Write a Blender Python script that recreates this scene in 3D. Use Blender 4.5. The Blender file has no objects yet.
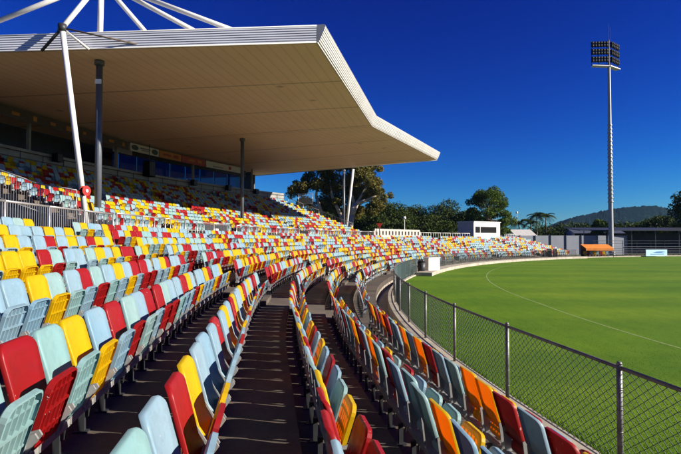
import bpy, math, random
import numpy as np
from mathutils import Vector, Matrix
random.seed(11)
RNG = np.random.default_rng(11)
scene = bpy.context.scene
COL = scene.collection
R = math.radians
PI = math.pi

# ------------------------------------------------------------------ camera, sky, sun, exposure
FOC = 530.0 / 681.0
cd = bpy.data.cameras.new('camera')
cam = bpy.data.objects.new('camera', cd)
COL.objects.link(cam)
cd.sensor_width = 36.0
cd.lens = 36.0 * FOC
cd.clip_start = 0.05
cd.clip_end = 12000
EYE = 2.7
cam.location = (0, 0, EYE)
cam.rotation_euler = (R(90 + 1.40), 0, 0)
scene.camera = cam

SUN_EL, SUN_AZ = 23.0, 104.0           # azimuth clockwise from +Y
world = bpy.data.worlds.new('World')
scene.world = world
world.use_nodes = True
wn = world.node_tree
wn.nodes.clear()
SKY_CURVE = ((1.8, 4.3, 0.12), (1.25, 2.5, 0.40), (1.52, 1.55, 0.90))
sky = wn.nodes.new('ShaderNodeTexSky')
sky.sky_type = 'NISHITA'
sky.sun_disc = False
sky.sun_elevation = R(SUN_EL)
sky.sun_rotation = R(SUN_AZ)
sky.altitude = 0
sky.air_density = 1.0
sky.dust_density = 0.0
sky.ozone_density = 2.5
# the dry-season sky on slide film is deeper and bluer than the model's: a power curve per channel, capped near the sun
def wmath(op, a, b):
    n = wn.nodes.new('ShaderNodeMath'); n.operation = op
    for k, v in enumerate((a, b)):
        if isinstance(v, (int, float)): n.inputs[k].default_value = v
        else: wn.links.new(v, n.inputs[k])
    return n.outputs[0]
sep = wn.nodes.new('ShaderNodeSeparateColor')
gam = wn.nodes.new('ShaderNodeCombineColor')
wn.links.new(sky.outputs[0], sep.inputs[0])
for ci, (gain, power, cap) in enumerate(SKY_CURVE):
    v = wmath('POWER', wmath('MULTIPLY', sep.outputs[ci], 0.1), power)
    wn.links.new(wmath('MINIMUM', wmath('MULTIPLY', v, gain / 0.127), cap / 0.127), gam.inputs[ci])
bg = wn.nodes.new('ShaderNodeBackground')
bg.inputs['Strength'].default_value = 0.055
wo = wn.nodes.new('ShaderNodeOutputWorld')
wn.links.new(gam.outputs[0], bg.inputs['Color'])
wn.links.new(bg.outputs[0], wo.inputs['Surface'])

sd = bpy.data.lights.new('sun', 'SUN')
sd.energy = 5.0
sd.angle = R(0.5)
sd.color = (1.0, 0.93, 0.80)
sun = bpy.data.objects.new('sun', sd)
COL.objects.link(sun)
_sv = Vector((math.sin(R(SUN_AZ)) * math.cos(R(SUN_EL)), math.cos(R(SUN_AZ)) * math.cos(R(SUN_EL)), math.sin(R(SUN_EL))))
sun.rotation_euler = _sv.to_track_quat('Z', 'Y').to_euler()
sun.location = (60, -40, 60)

scene.cycles.diffuse_bounces = 8
vs = scene.view_settings
vs.view_transform = 'Standard'
vs.look = 'None'
vs.exposure = 1.15
vs.gamma = 1
vs.use_curve_mapping = False

# ------------------------------------------------------------------ geometry frame of the oval
CX, CY = 75.1, 18.0
TH_S = -7.5                              # nearer than this the rows and fence run straight
def P(r, th, z=0.0):
    if th < TH_S and th > -40:
        t = R(TH_S)
        s = 77.0 * R(th - TH_S)
        return (CX - r * math.cos(t) + s * math.sin(t), CY + r * math.sin(t) + s * math.cos(t), z)
    t = R(th)
    return (CX - r * math.cos(t), CY + r * math.sin(t), z)
def face_rot(th):
    t = R(th if th < -40 else max(th, TH_S))
    return math.atan2(-math.cos(t), -math.sin(t))
def pix(x, y, z):
    """pixel of a world point in the 681 x 454 photograph (used only to count what is in the frame)"""
    a = R(1.40)
    dz = z - EYE
    d = y * math.cos(a) + dz * math.sin(a)
    u = -y * math.sin(a) + dz * math.cos(a)
    if d <= 0.05:
        return None
    return 340.5 + 530 * x / d, 227 - 530 * u / d

# ------------------------------------------------------------------ materials
def new_mat(name):
    m = bpy.data.materials.new(name)
    m.use_nodes = True
    nt = m.node_tree
    nt.nodes.clear()
    out = nt.nodes.new('ShaderNodeOutputMaterial')
    b = nt.nodes.new('ShaderNodeBsdfPrincipled')
    nt.links.new(b.outputs[0], out.inputs['Surface'])
    return m, nt, b, out

def noise(nt, scale, detail=4, rough=0.6, coord='Object', stretch=None):
    tc = nt.nodes.new('ShaderNodeTexCoord') if coord != 'Position' else nt.nodes.new('ShaderNodeNewGeometry')
    src = tc.outputs[coord]
    if stretch:
        mp = nt.nodes.new('ShaderNodeMapping')
        mp.inputs['Scale'].default_value = stretch
        nt.links.new(src, mp.inputs['Vector'])
        src = mp.outputs[0]
    n = nt.nodes.new('ShaderNodeTexNoise')
    n.inputs['Scale'].default_value = scale
    n.inputs['Detail'].default_value = detail
    n.inputs['Roughness'].default_value = rough
    nt.links.new(src, n.inputs['Vector'])
    return n

def ramp(nt, src, stops):
    r = nt.nodes.new('ShaderNodeValToRGB')
    e = r.color_ramp.elements
    while len(e) < len(stops):
        e.new(0.5)
    for el, (p, c) in zip(e, stops):
        el.position = p
        el.color = (c[0], c[1], c[2], 1)
    nt.links.new(src, r.inputs['Fac'])
    return r

def mixc(nt, a, b, fac, mode='MIX'):
    m = nt.nodes.new('ShaderNodeMix')
    m.data_type = 'RGBA'
    m.blend_type = mode
    for s, v in ((m.inputs['Factor'], fac), (m.inputs['A'], a), (m.inputs['B'], b)):
        if hasattr(v, 'is_linked') or hasattr(v, 'links'):
            nt.links.new(v, s)
        elif isinstance(v, (int, float)):
            s.default_value = v
        else:
            s.default_value = (v[0], v[1], v[2], 1)
    return m.outputs['Result']

def bump(nt, b, src, dist=0.02, strength=0.5):
    bp = nt.nodes.new('ShaderNodeBump')
    bp.inputs['Strength'].default_value = strength
    bp.inputs['Distance'].default_value = dist
    nt.links.new(src, bp.inputs['Height'])
    nt.links.new(bp.outputs[0], b.inputs['Normal'])

def simple(name, col, rough=0.6, metal=0.0, var=0.25, scale=3.0, coord='Position', spec=0.5, bmp=0.0):
    m, nt, b, out = new_mat(name)
    n = noise(nt, scale, 5, 0.65, coord)
    lo = [c * (1 - var) for c in col]
    hi = [min(1, c * (1 + var * 0.7)) for c in col]
    r = ramp(nt, n.outputs['Fac'], [(0.3, lo), (0.7, hi)])
    nt.links.new(r.outputs[0], b.inputs['Base Color'])
    b.inputs['Roughness'].default_value = rough
    b.inputs['Metallic'].default_value = metal
    b.inputs['Specular IOR Level'].default_value = spec
    if bmp:
        bump(nt, b, n.outputs['Fac'], bmp, 0.6)
    return m

def plastic(name, col, faded, tcol, tw):
    m, nt, b, out = new_mat(name)
    n1 = noise(nt, 0.9, 2, 0.5, 'Position')
    n2 = noise(nt, 9.0, 5, 0.7, 'Position')
    oi = nt.nodes.new('ShaderNodeObjectInfo')
    c = mixc(nt, col, faded, ramp(nt, n1.outputs['Fac'], [(0.35, (0, 0, 0)), (0.7, (1, 1, 1))]).outputs[0])
    ml = nt.nodes.new('ShaderNodeMath'); ml.operation = 'MULTIPLY'
    nt.links.new(oi.outputs['Random'], ml.inputs[0]); ml.inputs[1].default_value = 0.5
    c = mixc(nt, c, faded, ml.outputs[0])
    dirt = ramp(nt, n2.outputs['Fac'], [(0.36, (0.62, 0.58, 0.52)), (0.52, (1, 1, 1))])
    c = mixc(nt, c, dirt.outputs[0], 0.32, 'MULTIPLY')
    n3 = noise(nt, 34.0, 2, 0.5, 'Position')
    n4 = noise(nt, 1.3, 2, 0.5, 'Position')
    sp = nt.nodes.new('ShaderNodeMath'); sp.operation = 'MULTIPLY'
    nt.links.new(ramp(nt, n3.outputs['Fac'], [(0.70, (0, 0, 0)), (0.735, (1, 1, 1))]).outputs[0], sp.inputs[0])
    nt.links.new(ramp(nt, n4.outputs['Fac'], [(0.52, (0, 0, 0)), (0.60, (1, 1, 1))]).outputs[0], sp.inputs[1])
    c = mixc(nt, c, (0.42, 0.41, 0.38), sp.outputs[0])
    nt.links.new(c, b.inputs['Base Color'])
    rr = ramp(nt, n2.outputs['Fac'], [(0.3, (0.55, 0.55, 0.55)), (0.7, (0.33, 0.33, 0.33))])
    nt.links.new(rr.outputs[0], b.inputs['Roughness'])
    b.inputs['Specular IOR Level'].default_value = 0.3
    tr = nt.nodes.new('ShaderNodeBsdfTranslucent')
    tr.inputs['Color'].default_value = (*tcol, 1)
    mx = nt.nodes.new('ShaderNodeMixShader')
    mx.inputs[0].default_value = tw
    nt.links.new(b.outputs[0], mx.inputs[1])
    nt.links.new(tr.outputs[0], mx.inputs[2])
    nt.links.new(mx.outputs[0], out.inputs['Surface'])
    return m

PLASTIC = {
    'B': plastic('plastic_pale_blue', (0.150, 0.262, 0.350), (0.205, 0.285, 0.335), (0.02, 0.06, 0.12), 0.03),
    'T': plastic('plastic_pale_teal', (0.165, 0.295, 0.300), (0.215, 0.305, 0.305), (0.02, 0.10, 0.11), 0.03),
    'Y': plastic('plastic_yellow', (0.56, 0.375, 0.002), (0.56, 0.405, 0.005), (0.70, 0.085, 0.0), 0.32),
    'M': plastic('plastic_maroon', (0.200, 0.0040, 0.0045), (0.255, 0.007, 0.0075), (0.20, 0.006, 0.006), 0.06),
}
POSTM = simple('weathered_post_steel', (0.17, 0.165, 0.165), 0.5, 0.4, 0.45, 9)
RAILD = simple('weathered_rail', (0.12, 0.11, 0.12), 0.5, 0.3, 0.4, 7)
GALV = simple('galvanised_steel', (0.33, 0.33, 0.32), 0.45, 0.35, 0.25, 6)
STEELW = simple('white_painted_steel', (0.60, 0.59, 0.57), 0.35, 0.0, 0.12, 2.5)
STEELG = simple('grey_painted_steel', (0.10, 0.11, 0.13), 0.4, 0.2, 0.2, 2.5)
RAILM = simple('aluminium_rail', (0.40, 0.38, 0.37), 0.35, 0.5, 0.2, 4)
DARKM = simple('dark_metal', (0.03, 0.032, 0.036), 0.5, 0.2, 0.3, 4)
BLACK = simple('black_housing', (0.008, 0.008, 0.009), 0.8, 0, 0.3, 4, spec=0.08)
WHITEP = simple('white_paint', (0.78, 0.76, 0.72), 0.6, 0, 0.08, 1.5)
DIMGREY = simple('grey_trim_dim_wall', (0.40, 0.38, 0.36), 0.7, 0, 0.1, 1.5)  # small grey trim; on the commentary box sides, white with shade in the colour
REDM = simple('red_enamel', (0.30, 0.016, 0.009), 0.4, 0, 0.15, 5)
ORANGE = simple('orange_canvas', (0.75, 0.22, 0.02), 0.7, 0, 0.2, 2)
WIRE_T = simple('teal_coated_wire', (0.010, 0.045, 0.048), 0.5, 0.0, 0.2, 8)
WIRE = simple('green_coated_wire', (0.012, 0.022, 0.022), 0.5, 0.1, 0.2, 8)
NAVY = simple('dark_navy_wall', (0.022, 0.026, 0.04), 0.6, 0, 0.3, 1.2)  # plain dark navy for the flank, rear walls, header and deck
CONCW = simple('pale_concrete_wall', (0.26, 0.25, 0.235), 0.8, 0, 0.25, 0.9, bmp=0.01)
BARK = simple('gum_bark', (0.42, 0.34, 0.26), 0.85, 0, 0.4, 1.2, bmp=0.05)
BARKD = simple('dark_bark', (0.10, 0.075, 0.055), 0.9, 0, 0.4, 2, bmp=0.05)

def concrete_mat():
    m, nt, b, out = new_mat('weathered_concrete')
    n1 = noise(nt, 0.7, 6, 0.65, 'Position')
    n2 = noise(nt, 26, 4, 0.7, 'Position')
    r1 = ramp(nt, n1.outputs['Fac'], [(0.3, (0.055, 0.041, 0.031)), (0.52, (0.105, 0.080, 0.060)), (0.75, (0.175, 0.136, 0.102))])
    r2 = ramp(nt, n2.outputs['Fac'], [(0.3, (0.62, 0.6, 0.58)), (0.65, (1, 1, 1))])
    nt.links.new(mixc(nt, r1.outputs[0], r2.outputs[0], 0.8, 'MULTIPLY'), b.inputs['Base Color'])
    b.inputs['Roughness'].default_value = 0.9
    bump(nt, b, n2.outputs['Fac'], 0.004, 0.6)
    return m
CONC = concrete_mat()
KERB = simple('pale_kerb_concrete', (0.36, 0.31, 0.25), 0.85, 0, 0.3, 1.5, bmp=0.01)

def grass_mat():
    m, nt, b, out = new_mat('mown_grass')
    n1 = noise(nt, 0.12, 6, 0.6, 'Position')
    n2 = noise(nt, 2.2, 5, 0.7, 'Position', (1.0, 0.35, 1))
    n3 = noise(nt, 45, 3, 0.8, 'Position')
    c = ramp(nt, n1.outputs['Fac'], [(0.30, (0.070, 0.155, 0.003)), (0.5, (0.096, 0.185, 0.004)), (0.72, (0.145, 0.220, 0.008))]).outputs[0]
    c = mixc(nt, c, ramp(nt, n2.outputs['Fac'], [(0.3, (0.72, 0.80, 0.65)), (0.68, (1.12, 1.06, 1.0))]).outputs[0], 0.8, 'MULTIPLY')
    c = mixc(nt, c, ramp(nt, n3.outputs['Fac'], [(0.28, (0.62, 0.70, 0.55)), (0.7, (1.18, 1.13, 1.1))]).outputs[0], 0.8, 'MULTIPLY')
    # faint mowing bands
    w = nt.nodes.new('ShaderNodeTexWave')
    w.inputs['Scale'].default_value = 0.055
    w.inputs['Distortion'].default_value = 1.2
    w.inputs['Detail'].default_value = 2
    w.bands_direction = 'Y'
    g = nt.nodes.new('ShaderNodeNewGeometry')
    nt.links.new(g.outputs['Position'], w.inputs['Vector'])
    c = mixc(nt, c, ramp(nt, w.outputs['Fac'], [(0.25, (0.84, 0.88, 0.80)), (0.75, (1.08, 1.05, 1.04))]).outputs[0], 0.8, 'MULTIPLY')
    nt.links.new(c, b.inputs['Base Color'])
    b.inputs['Roughness'].default_value = 0.95
    b.inputs['Specular IOR Level'].default_value = 0.15
    bump(nt, b, n3.outputs['Fac'], 0.02, 0.6)
    return m
GRASS = grass_mat()
SCRUB = simple('dry_ground', (0.08, 0.085, 0.035), 0.95, 0, 0.45, 0.25, bmp=0.05)
def line_mat():
    m, nt, b, out = new_mat('worn_line_paint')
    n = noise(nt, 9, 4, 0.7, 'Position')
    r = ramp(nt, n.outputs['Fac'], [(0.38, (0.11, 0.19, 0.01)), (0.64, (0.21, 0.26, 0.09))])
    nt.links.new(r.outputs[0], b.inputs['Base Color'])
    b.inputs['Roughness'].default_value = 0.95
    return m
LINE = line_mat()

def leaf_mat(name, c0, c1, c2, tw=0.25):
    m, nt, b, out = new_mat(name)
    n = noise(nt, 0.8, 3, 0.6, 'Position')
    r = ramp(nt, n.outputs['Fac'], [(0.3, c0), (0.52, c1), (0.75, c2)])
    nt.links.new(r.outputs[0], b.inputs['Base Color'])
    b.inputs['Roughness'].default_value = 0.6
    b.inputs['Specular IOR Level'].default_value = 0.08
    tr = nt.nodes.new('ShaderNodeBsdfTranslucent')
    nt.links.new(r.outputs[0], tr.inputs['Color'])
    mx = nt.nodes.new('ShaderNodeMixShader'); mx.inputs[0].default_value = tw
    nt.links.new(b.outputs[0], mx.inputs[1]); nt.links.new(tr.outputs[0], mx.inputs[2])
    nt.links.new(mx.outputs[0], out.inputs['Surface'])
    return m
LEAF_GUM = leaf_mat('gum_leaves', (0.055, 0.060, 0.012), (0.120, 0.105, 0.024), (0.19, 0.145, 0.040))
LEAF_DARK = leaf_mat('dark_leaves', (0.014, 0.026, 0.005), (0.038, 0.058, 0.010), (0.085, 0.098, 0.018), 0.15)
LEAF_MID = leaf_mat('mid_green_leaves', (0.035, 0.062, 0.008), (0.070, 0.110, 0.014), (0.13, 0.16, 0.024))
LEAF_PALM = leaf_mat('palm_leaves', (0.02, 0.032, 0.010), (0.035, 0.055, 0.014), (0.07, 0.085, 0.022))

def corrugated(name, col, axis_scale, rough=0.4, metal=0.1, direction='Z', dist=0.03):
    m, nt, b, out = new_mat(name)
    tc = nt.nodes.new('ShaderNodeTexCoord')
    w = nt.nodes.new('ShaderNodeTexWave')
    w.bands_direction = direction
    w.inputs['Scale'].default_value = axis_scale
    nt.links.new(tc.outputs['UV'], w.inputs['Vector'])
    n = noise(nt, 0.8, 5, 0.6, 'Position')
    r = ramp(nt, n.outputs['Fac'], [(0.3, [c * 0.82 for c in col]), (0.7, col)])
    nt.links.new(r.outputs[0], b.inputs['Base Color'])
    b.inputs['Roughness'].default_value = rough
    b.inputs['Metallic'].default_value = metal
    bump(nt, b, w.outputs['Fac'], dist, 1.0)
    return m

# ------------------------------------------------------------------ mesh builder
class MB:
    def __init__(self):
        self.v, self.f, self.m, self.uv = [], [], [], None
    def quad(self, a, b, c, d, mi=0):
        i = len(self.v)
        self.v += [tuple(a), tuple(b), tuple(c), tuple(d)]
        self.f.append((i, i + 1, i + 2, i + 3)); self.m.append(mi)
    def raw(self, vs, fs, mi=0):
        i = len(self.v)
        self.v += [tuple(p) for p in vs]
        for f in fs:
            self.f.append(tuple(k + i for k in f)); self.m.append(mi)
    def box(self, c, s, mat=None, mi=0):
        """centre, full sizes, optional 4x4/3x3 rotation"""
        vs = []
        for dx in (-.5, .5):
            for dy in (-.5, .5):
                for dz in (-.5, .5):
                    p = Vector((dx * s[0], dy * s[1], dz * s[2]))
                    if mat is not None:
                        p = mat @ p
                    vs.append((c[0] + p.x, c[1] + p.y, c[2] + p.z))
        self.raw(vs, [(0, 1, 3, 2), (4, 6, 7, 5), (0, 4, 5, 1), (2, 3, 7, 6), (0, 2, 6, 4), (1, 5, 7, 3)], mi)
    def tube(self, a, b, r0, r1=None, n=8, mi=0, caps=True):
        a, b = Vector(a), Vector(b)
        r1 = r0 if r1 is None else r1
        d = (b - a)
        if d.length < 1e-6:
            return
        d.normalize()
        u = d.orthogonal().normalized()
        w = d.cross(u)
        vs = []
        for p, r in ((a, r0), (b, r1)):
            for k in range(n):
                t = 2 * PI * k / n
                q = p + (u * math.cos(t) + w * math.sin(t)) * r
                vs.append(tuple(q))
        fs = [(k, (k + 1) % n, n + (k + 1) % n, n + k) for k in range(n)]
        if caps:
            fs.append(tuple(reversed(range(n)))); fs.append(tuple(range(n, 2 * n)))
        self.raw(vs, fs, mi)
    def path(self, pts, rads, n=7, mi=0):
        for i in range(len(pts) - 1):
            self.tube(pts[i], pts[i + 1], rads[i], rads[i + 1], n, mi)
    def prism(self, poly, d, mi=0):
        """polygon of 3-D points extruded along d"""
        n = len(poly)
        vs = [tuple(p) for p in poly] + [tuple(Vector(p) + Vector(d)) for p in poly]
        fs = [tuple(reversed(range(n))), tuple(range(n, 2 * n))]
        fs += [(k, (k + 1) % n, n + (k + 1) % n, n + k) for k in range(n)]
        self.raw(vs, fs, mi)
    def mesh(self, name, mats, smooth=False):
        me = bpy.data.meshes.new(name)
        me.from_pydata(self.v, [], self.f)
        for m in (mats if isinstance(mats, (list, tuple)) else [mats]):
            me.materials.append(m)
        if any(self.m):
            me.polygons.foreach_set('material_index', self.m)
        if smooth:
            me.polygons.foreach_set('use_smooth', [True] * len(me.polygons))
        me.update()
        return me
    def build(self, name, mats, parent=None, smooth=False, loc=None):
        o = bpy.data.objects.new(name, self.mesh(name, mats, smooth))
        COL.objects.link(o)
        if parent is not None:
            o.parent = parent
            o.matrix_parent_inverse = Matrix.Translation(-Vector(parent.location)) if loc is None and parent.get('_w') else Matrix()
        if loc is not None:
            o.location = loc
        return o

def tag(o, label=None, cat=None, group=None, kind=None):
    if label: o['label'] = label
    if cat: o['category'] = cat
    if group: o['group'] = group
    if kind: o['kind'] = kind
    return o

def thing(name, loc, label, cat, group=None):
    """Empty at a thing's base; parts are modelled in world coordinates and kept in place by build()"""
    o = bpy.data.objects.new(name, None)
    COL.objects.link(o)
    o.empty_display_size = 0.2
    o.location = loc
    o['_w'] = 1
    return tag(o, label, cat, group)

def quadmesh(name, V, F, mats, mi=None, smooth=None):
    """fast mesh from numpy arrays, all quads"""
    me = bpy.data.meshes.new(name)
    me.vertices.add(len(V)); me.vertices.foreach_set('co', np.ascontiguousarray(V, dtype=np.float32).ravel())
    nf = len(F)
    me.loops.add(nf * 4); me.loops.foreach_set('vertex_index', np.ascontiguousarray(F, dtype=np.int32).ravel())
    me.polygons.add(nf)
    me.polygons.foreach_set('loop_start', np.arange(0, nf * 4, 4, dtype=np.int32))
    try:
        me.polygons.foreach_set('loop_total', np.full(nf, 4, dtype=np.int32))
    except Exception:
        pass
    for m in mats: me.materials.append(m)
    if mi is not None:
        me.polygons.foreach_set('material_index', np.ascontiguousarray(mi, dtype=np.int32))
    if smooth is not None:
        me.polygons.foreach_set('use_smooth', np.ascontiguousarray(smooth, dtype=bool))
    me.update(calc_edges=True)
    me.validate()
    return me

def sweep(profile, th0, th1, step=1.0):
    """sheet: (r, z) profile swept round the oval"""
    n = max(1, int(round((th1 - th0) / step)))
    mb = MB()
    ths = [th0 + (th1 - th0) * i / n for i in range(n + 1)]
    for t in ths:
        mb.v += [P(r, t, z) for r, z in profile]
    k = len(profile)
    for i in range(n):
        for j in range(k - 1):
            a = i * k + j
            mb.f.append((a, a + 1, a + 1 + k, a + k)); mb.m.append(0)
    return mb

# ------------------------------------------------------------------ ground, field, terrace
mb = MB()
rings = [0.01, 20, 40, 55, 65, 72.8]
nth = 180
for r in rings:
    for k in range(nth):
        mb.v.append(P(r, 360 * k / nth - 180, 0.0) if r > 70 else (CX - r * math.cos(R(360 * k / nth - 180)), CY + r * math.sin(R(360 * k / nth - 180)), 0.0))
for i in range(len(rings) - 1):
    for k in range(nth):
        k2 = (k + 1) % nth
        mb.f.append((i * nth + k, i * nth + k2, (i + 1) * nth + k2, (i + 1) * nth + k)); mb.m.append(0)
tag(mb.build('playing_field', GRASS), kind='structure')

mb = sweep([(73.75, -0.008), (120, -0.008), (600, -0.008), (7000, -0.008)], 0, 360, 2.0)
tag(mb.build('ground', SCRUB), kind='structure')

def line_r(th):
    return 66.8 + (max(0, th - 4) / 27.0) * 1.75
mb = MB()
for i in range(160):
    a, b = -25 + i * 0.75, -25 + (i + 1) * 0.75
    mb.quad(P(line_r(a) - .04, a, .004), P(line_r(a) + .04, a, .004), P(line_r(b) + .04, b, .004), P(line_r(b) - .04, b, .004))
tag(mb.build('boundary_line_marking', LINE), kind='structure')

# turf blades over the near part of the field
NB = 90000
rg = np.random.default_rng(21)
Yb = 2.0 + np.minimum(rg.exponential(7.5, NB), 60)
Xe = CX - np.sqrt(72.75 ** 2 - (Yb - CY) ** 2)
Xb = Xe + 0.02 + np.minimum(rg.exponential(3.2, NB), 40)
tuft = rg.random(NB) < 0.05
Xb = np.where(tuft, Xe + 0.015 + 0.10 * rg.random(NB) ** 2, Xb)
hb = np.where(tuft, rg.uniform(.04, .10, NB), rg.uniform(.004, .011, NB))
ab = rg.uniform(0, 2 * PI, NB); wb_ = rg.uniform(.004, .008, NB)
lx, ly = rg.normal(0, .5, NB) * hb, rg.normal(0, .5, NB) * hb
dx, dy = np.cos(ab) * wb_, np.sin(ab) * wb_
z0_ = np.full(NB, .001)
Vb = np.stack([np.stack([Xb - dx, Yb - dy, z0_], 1), np.stack([Xb + dx, Yb + dy, z0_], 1), np.stack([Xb + lx + dx * .3, Yb + ly + dy * .3, hb], 1), np.stack([Xb + lx - dx * .3, Yb + ly - dy * .3, hb], 1)], 1).reshape(-1, 3)
o = bpy.data.objects.new('grass', quadmesh('grass', Vb, np.arange(NB * 4).reshape(-1, 4), [GRASS])); COL.objects.link(o)
tag(o, 'short turf blades on the near field with longer tufts along the kerb', 'grass', kind='stuff')

TH_END = 57.3
R0, RP, Z0, ZP, NLOW = 74.40, 0.95, 0.285, 0.228, 10
def row_low(k):            # k = 1..NLOW -> (radius of seat origin, tread height)
    return R0 + RP * (k - 1), Z0 + ZP * (k - 1)
UR0, URP, UZ0, UZP, NUP = 86.25, 0.85, 3.08, 0.30, 15
def row_up(j):
    return UR0 + URP * j, UZ0 + UZP * j
TH_UP0, TH_UP1 = 4.5, 33.0

# kerb and gutter (kerb all round the oval)
mb = sweep([(72.8, -0.02), (72.8, 0.09), (73.2, 0.09), (73.2, -0.35), (73.75, -0.35), (73.75, 0.0)], -40, TH_END, 1.0)
tag(mb.build('kerb', KERB), kind='structure')
mb = sweep([(72.8, -0.02), (72.8, 0.14), (73.8, 0.14), (73.8, -0.02)], TH_END, 320, 1.5)
tag(mb.build('far_kerb', KERB), kind='structure')
# low white upstand in front of the far seats
mb = sweep([(71.6, 0.0), (71.6, 0.26), (72.79, 0.26), (72.79, 0.0)], 17.5, TH_END, 0.75)
for t in (17.5, TH_END):
    mb.quad(P(71.6, t, 0), P(71.6, t, .26), P(72.79, t, .26), P(72.79, t, 0))
tag(mb.build('pale_kerb_path', KERB), kind='structure')

prof = [(73.75, -0.3), (73.75, Z0)]
for k in range(1, NLOW + 1):
    r, z = row_low(k)
    prof += [(r + 0.25, z), (r + 0.25, z + ZP)]
WALK_Z = row_low(NLOW)[1] + ZP
WALK_R1 = 85.40
prof_low = prof + [(WALK_R1, WALK_Z), (WALK_R1, -0.3)]
mb = sweep(prof_low, -22, TH_END, 0.5)
# closed ends so the stand has real flanks
for t in (-22, TH_END):
    pts = [P(r, t, z) for r, z in prof_low] + [P(73.75, t, -0.3)]
    i = len(mb.v); mb.v += pts; mb.f.append(tuple(range(i, i + len(pts)))); mb.m.append(0)

BLOCKS = [(-17.5, -3.05), (-1.75, 5.8), (7.1, 14.65), (15.95, 23.5), (24.8, 32.35), (33.65, 41.2), (42.5, 50.05), (51.3, 57.1)]
AISLES = [(BLOCKS[i][1], BLOCKS[i + 1][0]) for i in range(len(BLOCKS) - 1)]
# half steps in the stair aisles
for a, b in AISLES:
    for k in range(1, NLOW + 1):
        r, z = row_low(k)
        ra, rb = r - 0.08, r + 0.25
        poly = [P(ra, a, z), P(rb, a, z), P(rb, b, z), P(ra, b, z)]
        mb.prism(poly, (0, 0, ZP * 0.5))
tag(mb.build('terrace_ground', CONC), kind='structure')

prof = [(WALK_R1 + .004, 0.0), (WALK_R1 + .004, UZ0)]
for j in range(NUP):
    r, z = row_up(j)
    prof += [(r + 0.25, z), (r + 0.25, z + UZP)]
TOP_Z = row_up(NUP - 1)[1] + UZP
prof_up = prof + [(99.0, TOP_Z), (99.0, 0.0)]
mb = sweep(prof_up, TH_UP0, TH_UP1, 0.5)
for t in (TH_UP0, TH_UP1):
    pts = [P(r, t, z) for r, z in prof_up]
    i = len(mb.v); mb.v += pts; mb.f.append(tuple(range(i, i + len(pts)))); mb.m.append(0)
tag(mb.build('upper_terrace_ground', CONC), kind='structure')

# ------------------------------------------------------------------ seats
def outline(w0, w1, z0, z1, rt, rb, n):
    """rounded panel outline in (x, z); w0 bottom width, w1 top width"""
    pts = []
    def arc(cx, cz, r, a0, a1):
        for i in range(n + 1):
            a = a0 + (a1 - a0) * i / n
            pts.append((cx + r * math.cos(a), cz + r * math.sin(a)))
    arc(w1 / 2 - rt, z1 - rt, rt, 0, PI / 2)
    arc(-w1 / 2 + rt, z1 - rt, rt, PI / 2, PI)
    arc(-w0 / 2 + rb, z0 + rb, rb, PI, 1.5 * PI)
    arc(w0 / 2 - rb, z0 + rb, rb, 1.5 * PI, 2 * PI)
    return pts

BZ0, BZ1 = 0.43, 0.90
def back_y(x, z):
    v = (z - BZ0) / (BZ1 - BZ0)
    y = -0.035 - 0.11 * v + 0.026 * (x / 0.23) ** 2
    if v < 0.25:
        y += 0.05 * ((0.25 - v) / 0.25) ** 2          # curls forward into the seat
    if v > 0.88:
        y -= 0.010 * ((v - 0.88) / 0.12) ** 2         # rolled top
    return y

def back_shell(n, rings):
    o = outline(0.425, 0.448, BZ0, BZ1, 0.075, 0.05, n)
    cx, cz = 0.0, (BZ0 + BZ1) / 2
    V, F = [], []
    N = len(o)
    # rim turned backwards, edge, then rings inwards
    spec = [(0.985, -0.034), (1.0, -0.010), (0.965, 0.0)] + [(s, 0.0) for s in rings]
    for s, dy in spec:
        for (x, z) in o:
            xx, zz = cx + (x - cx) * s, cz + (z - cz) * s
            V.append((xx, back_y(xx, zz) + dy, zz))
    for i in range(len(spec) - 1):
        for k in range(N):
            k2 = (k + 1) % N
            F.append((i * N + k, i * N + k2, (i + 1) * N + k2, (i + 1) * N + k))
    c = len(V)
    V.append((cx, back_y(cx, cz), cz))
    b = (len(spec) - 1) * N
    for k in range(0, N, 2):
        F.append((b + k, b + (k + 1) % N, b + (k + 2) % N, c))
    return V, F

def pan_frame(folded):
    # s along the pan from pivot end to free end, n = underside direction
    if folded:
        o = Vector((0, 0.005, 0.30)); s = Vector((0, 0.125, 0.40)).normalized()
    else:
        o = Vector((0, -0.03, 0.42)); s = Vector((0, 1.0, 0.04)).normalized()
    n = Vector((1, 0, 0)).cross(s) * -1
    if folded and n.y < 0: n = -n
    if not folded and n.z > 0: n = -n
    return o, s, n

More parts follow.
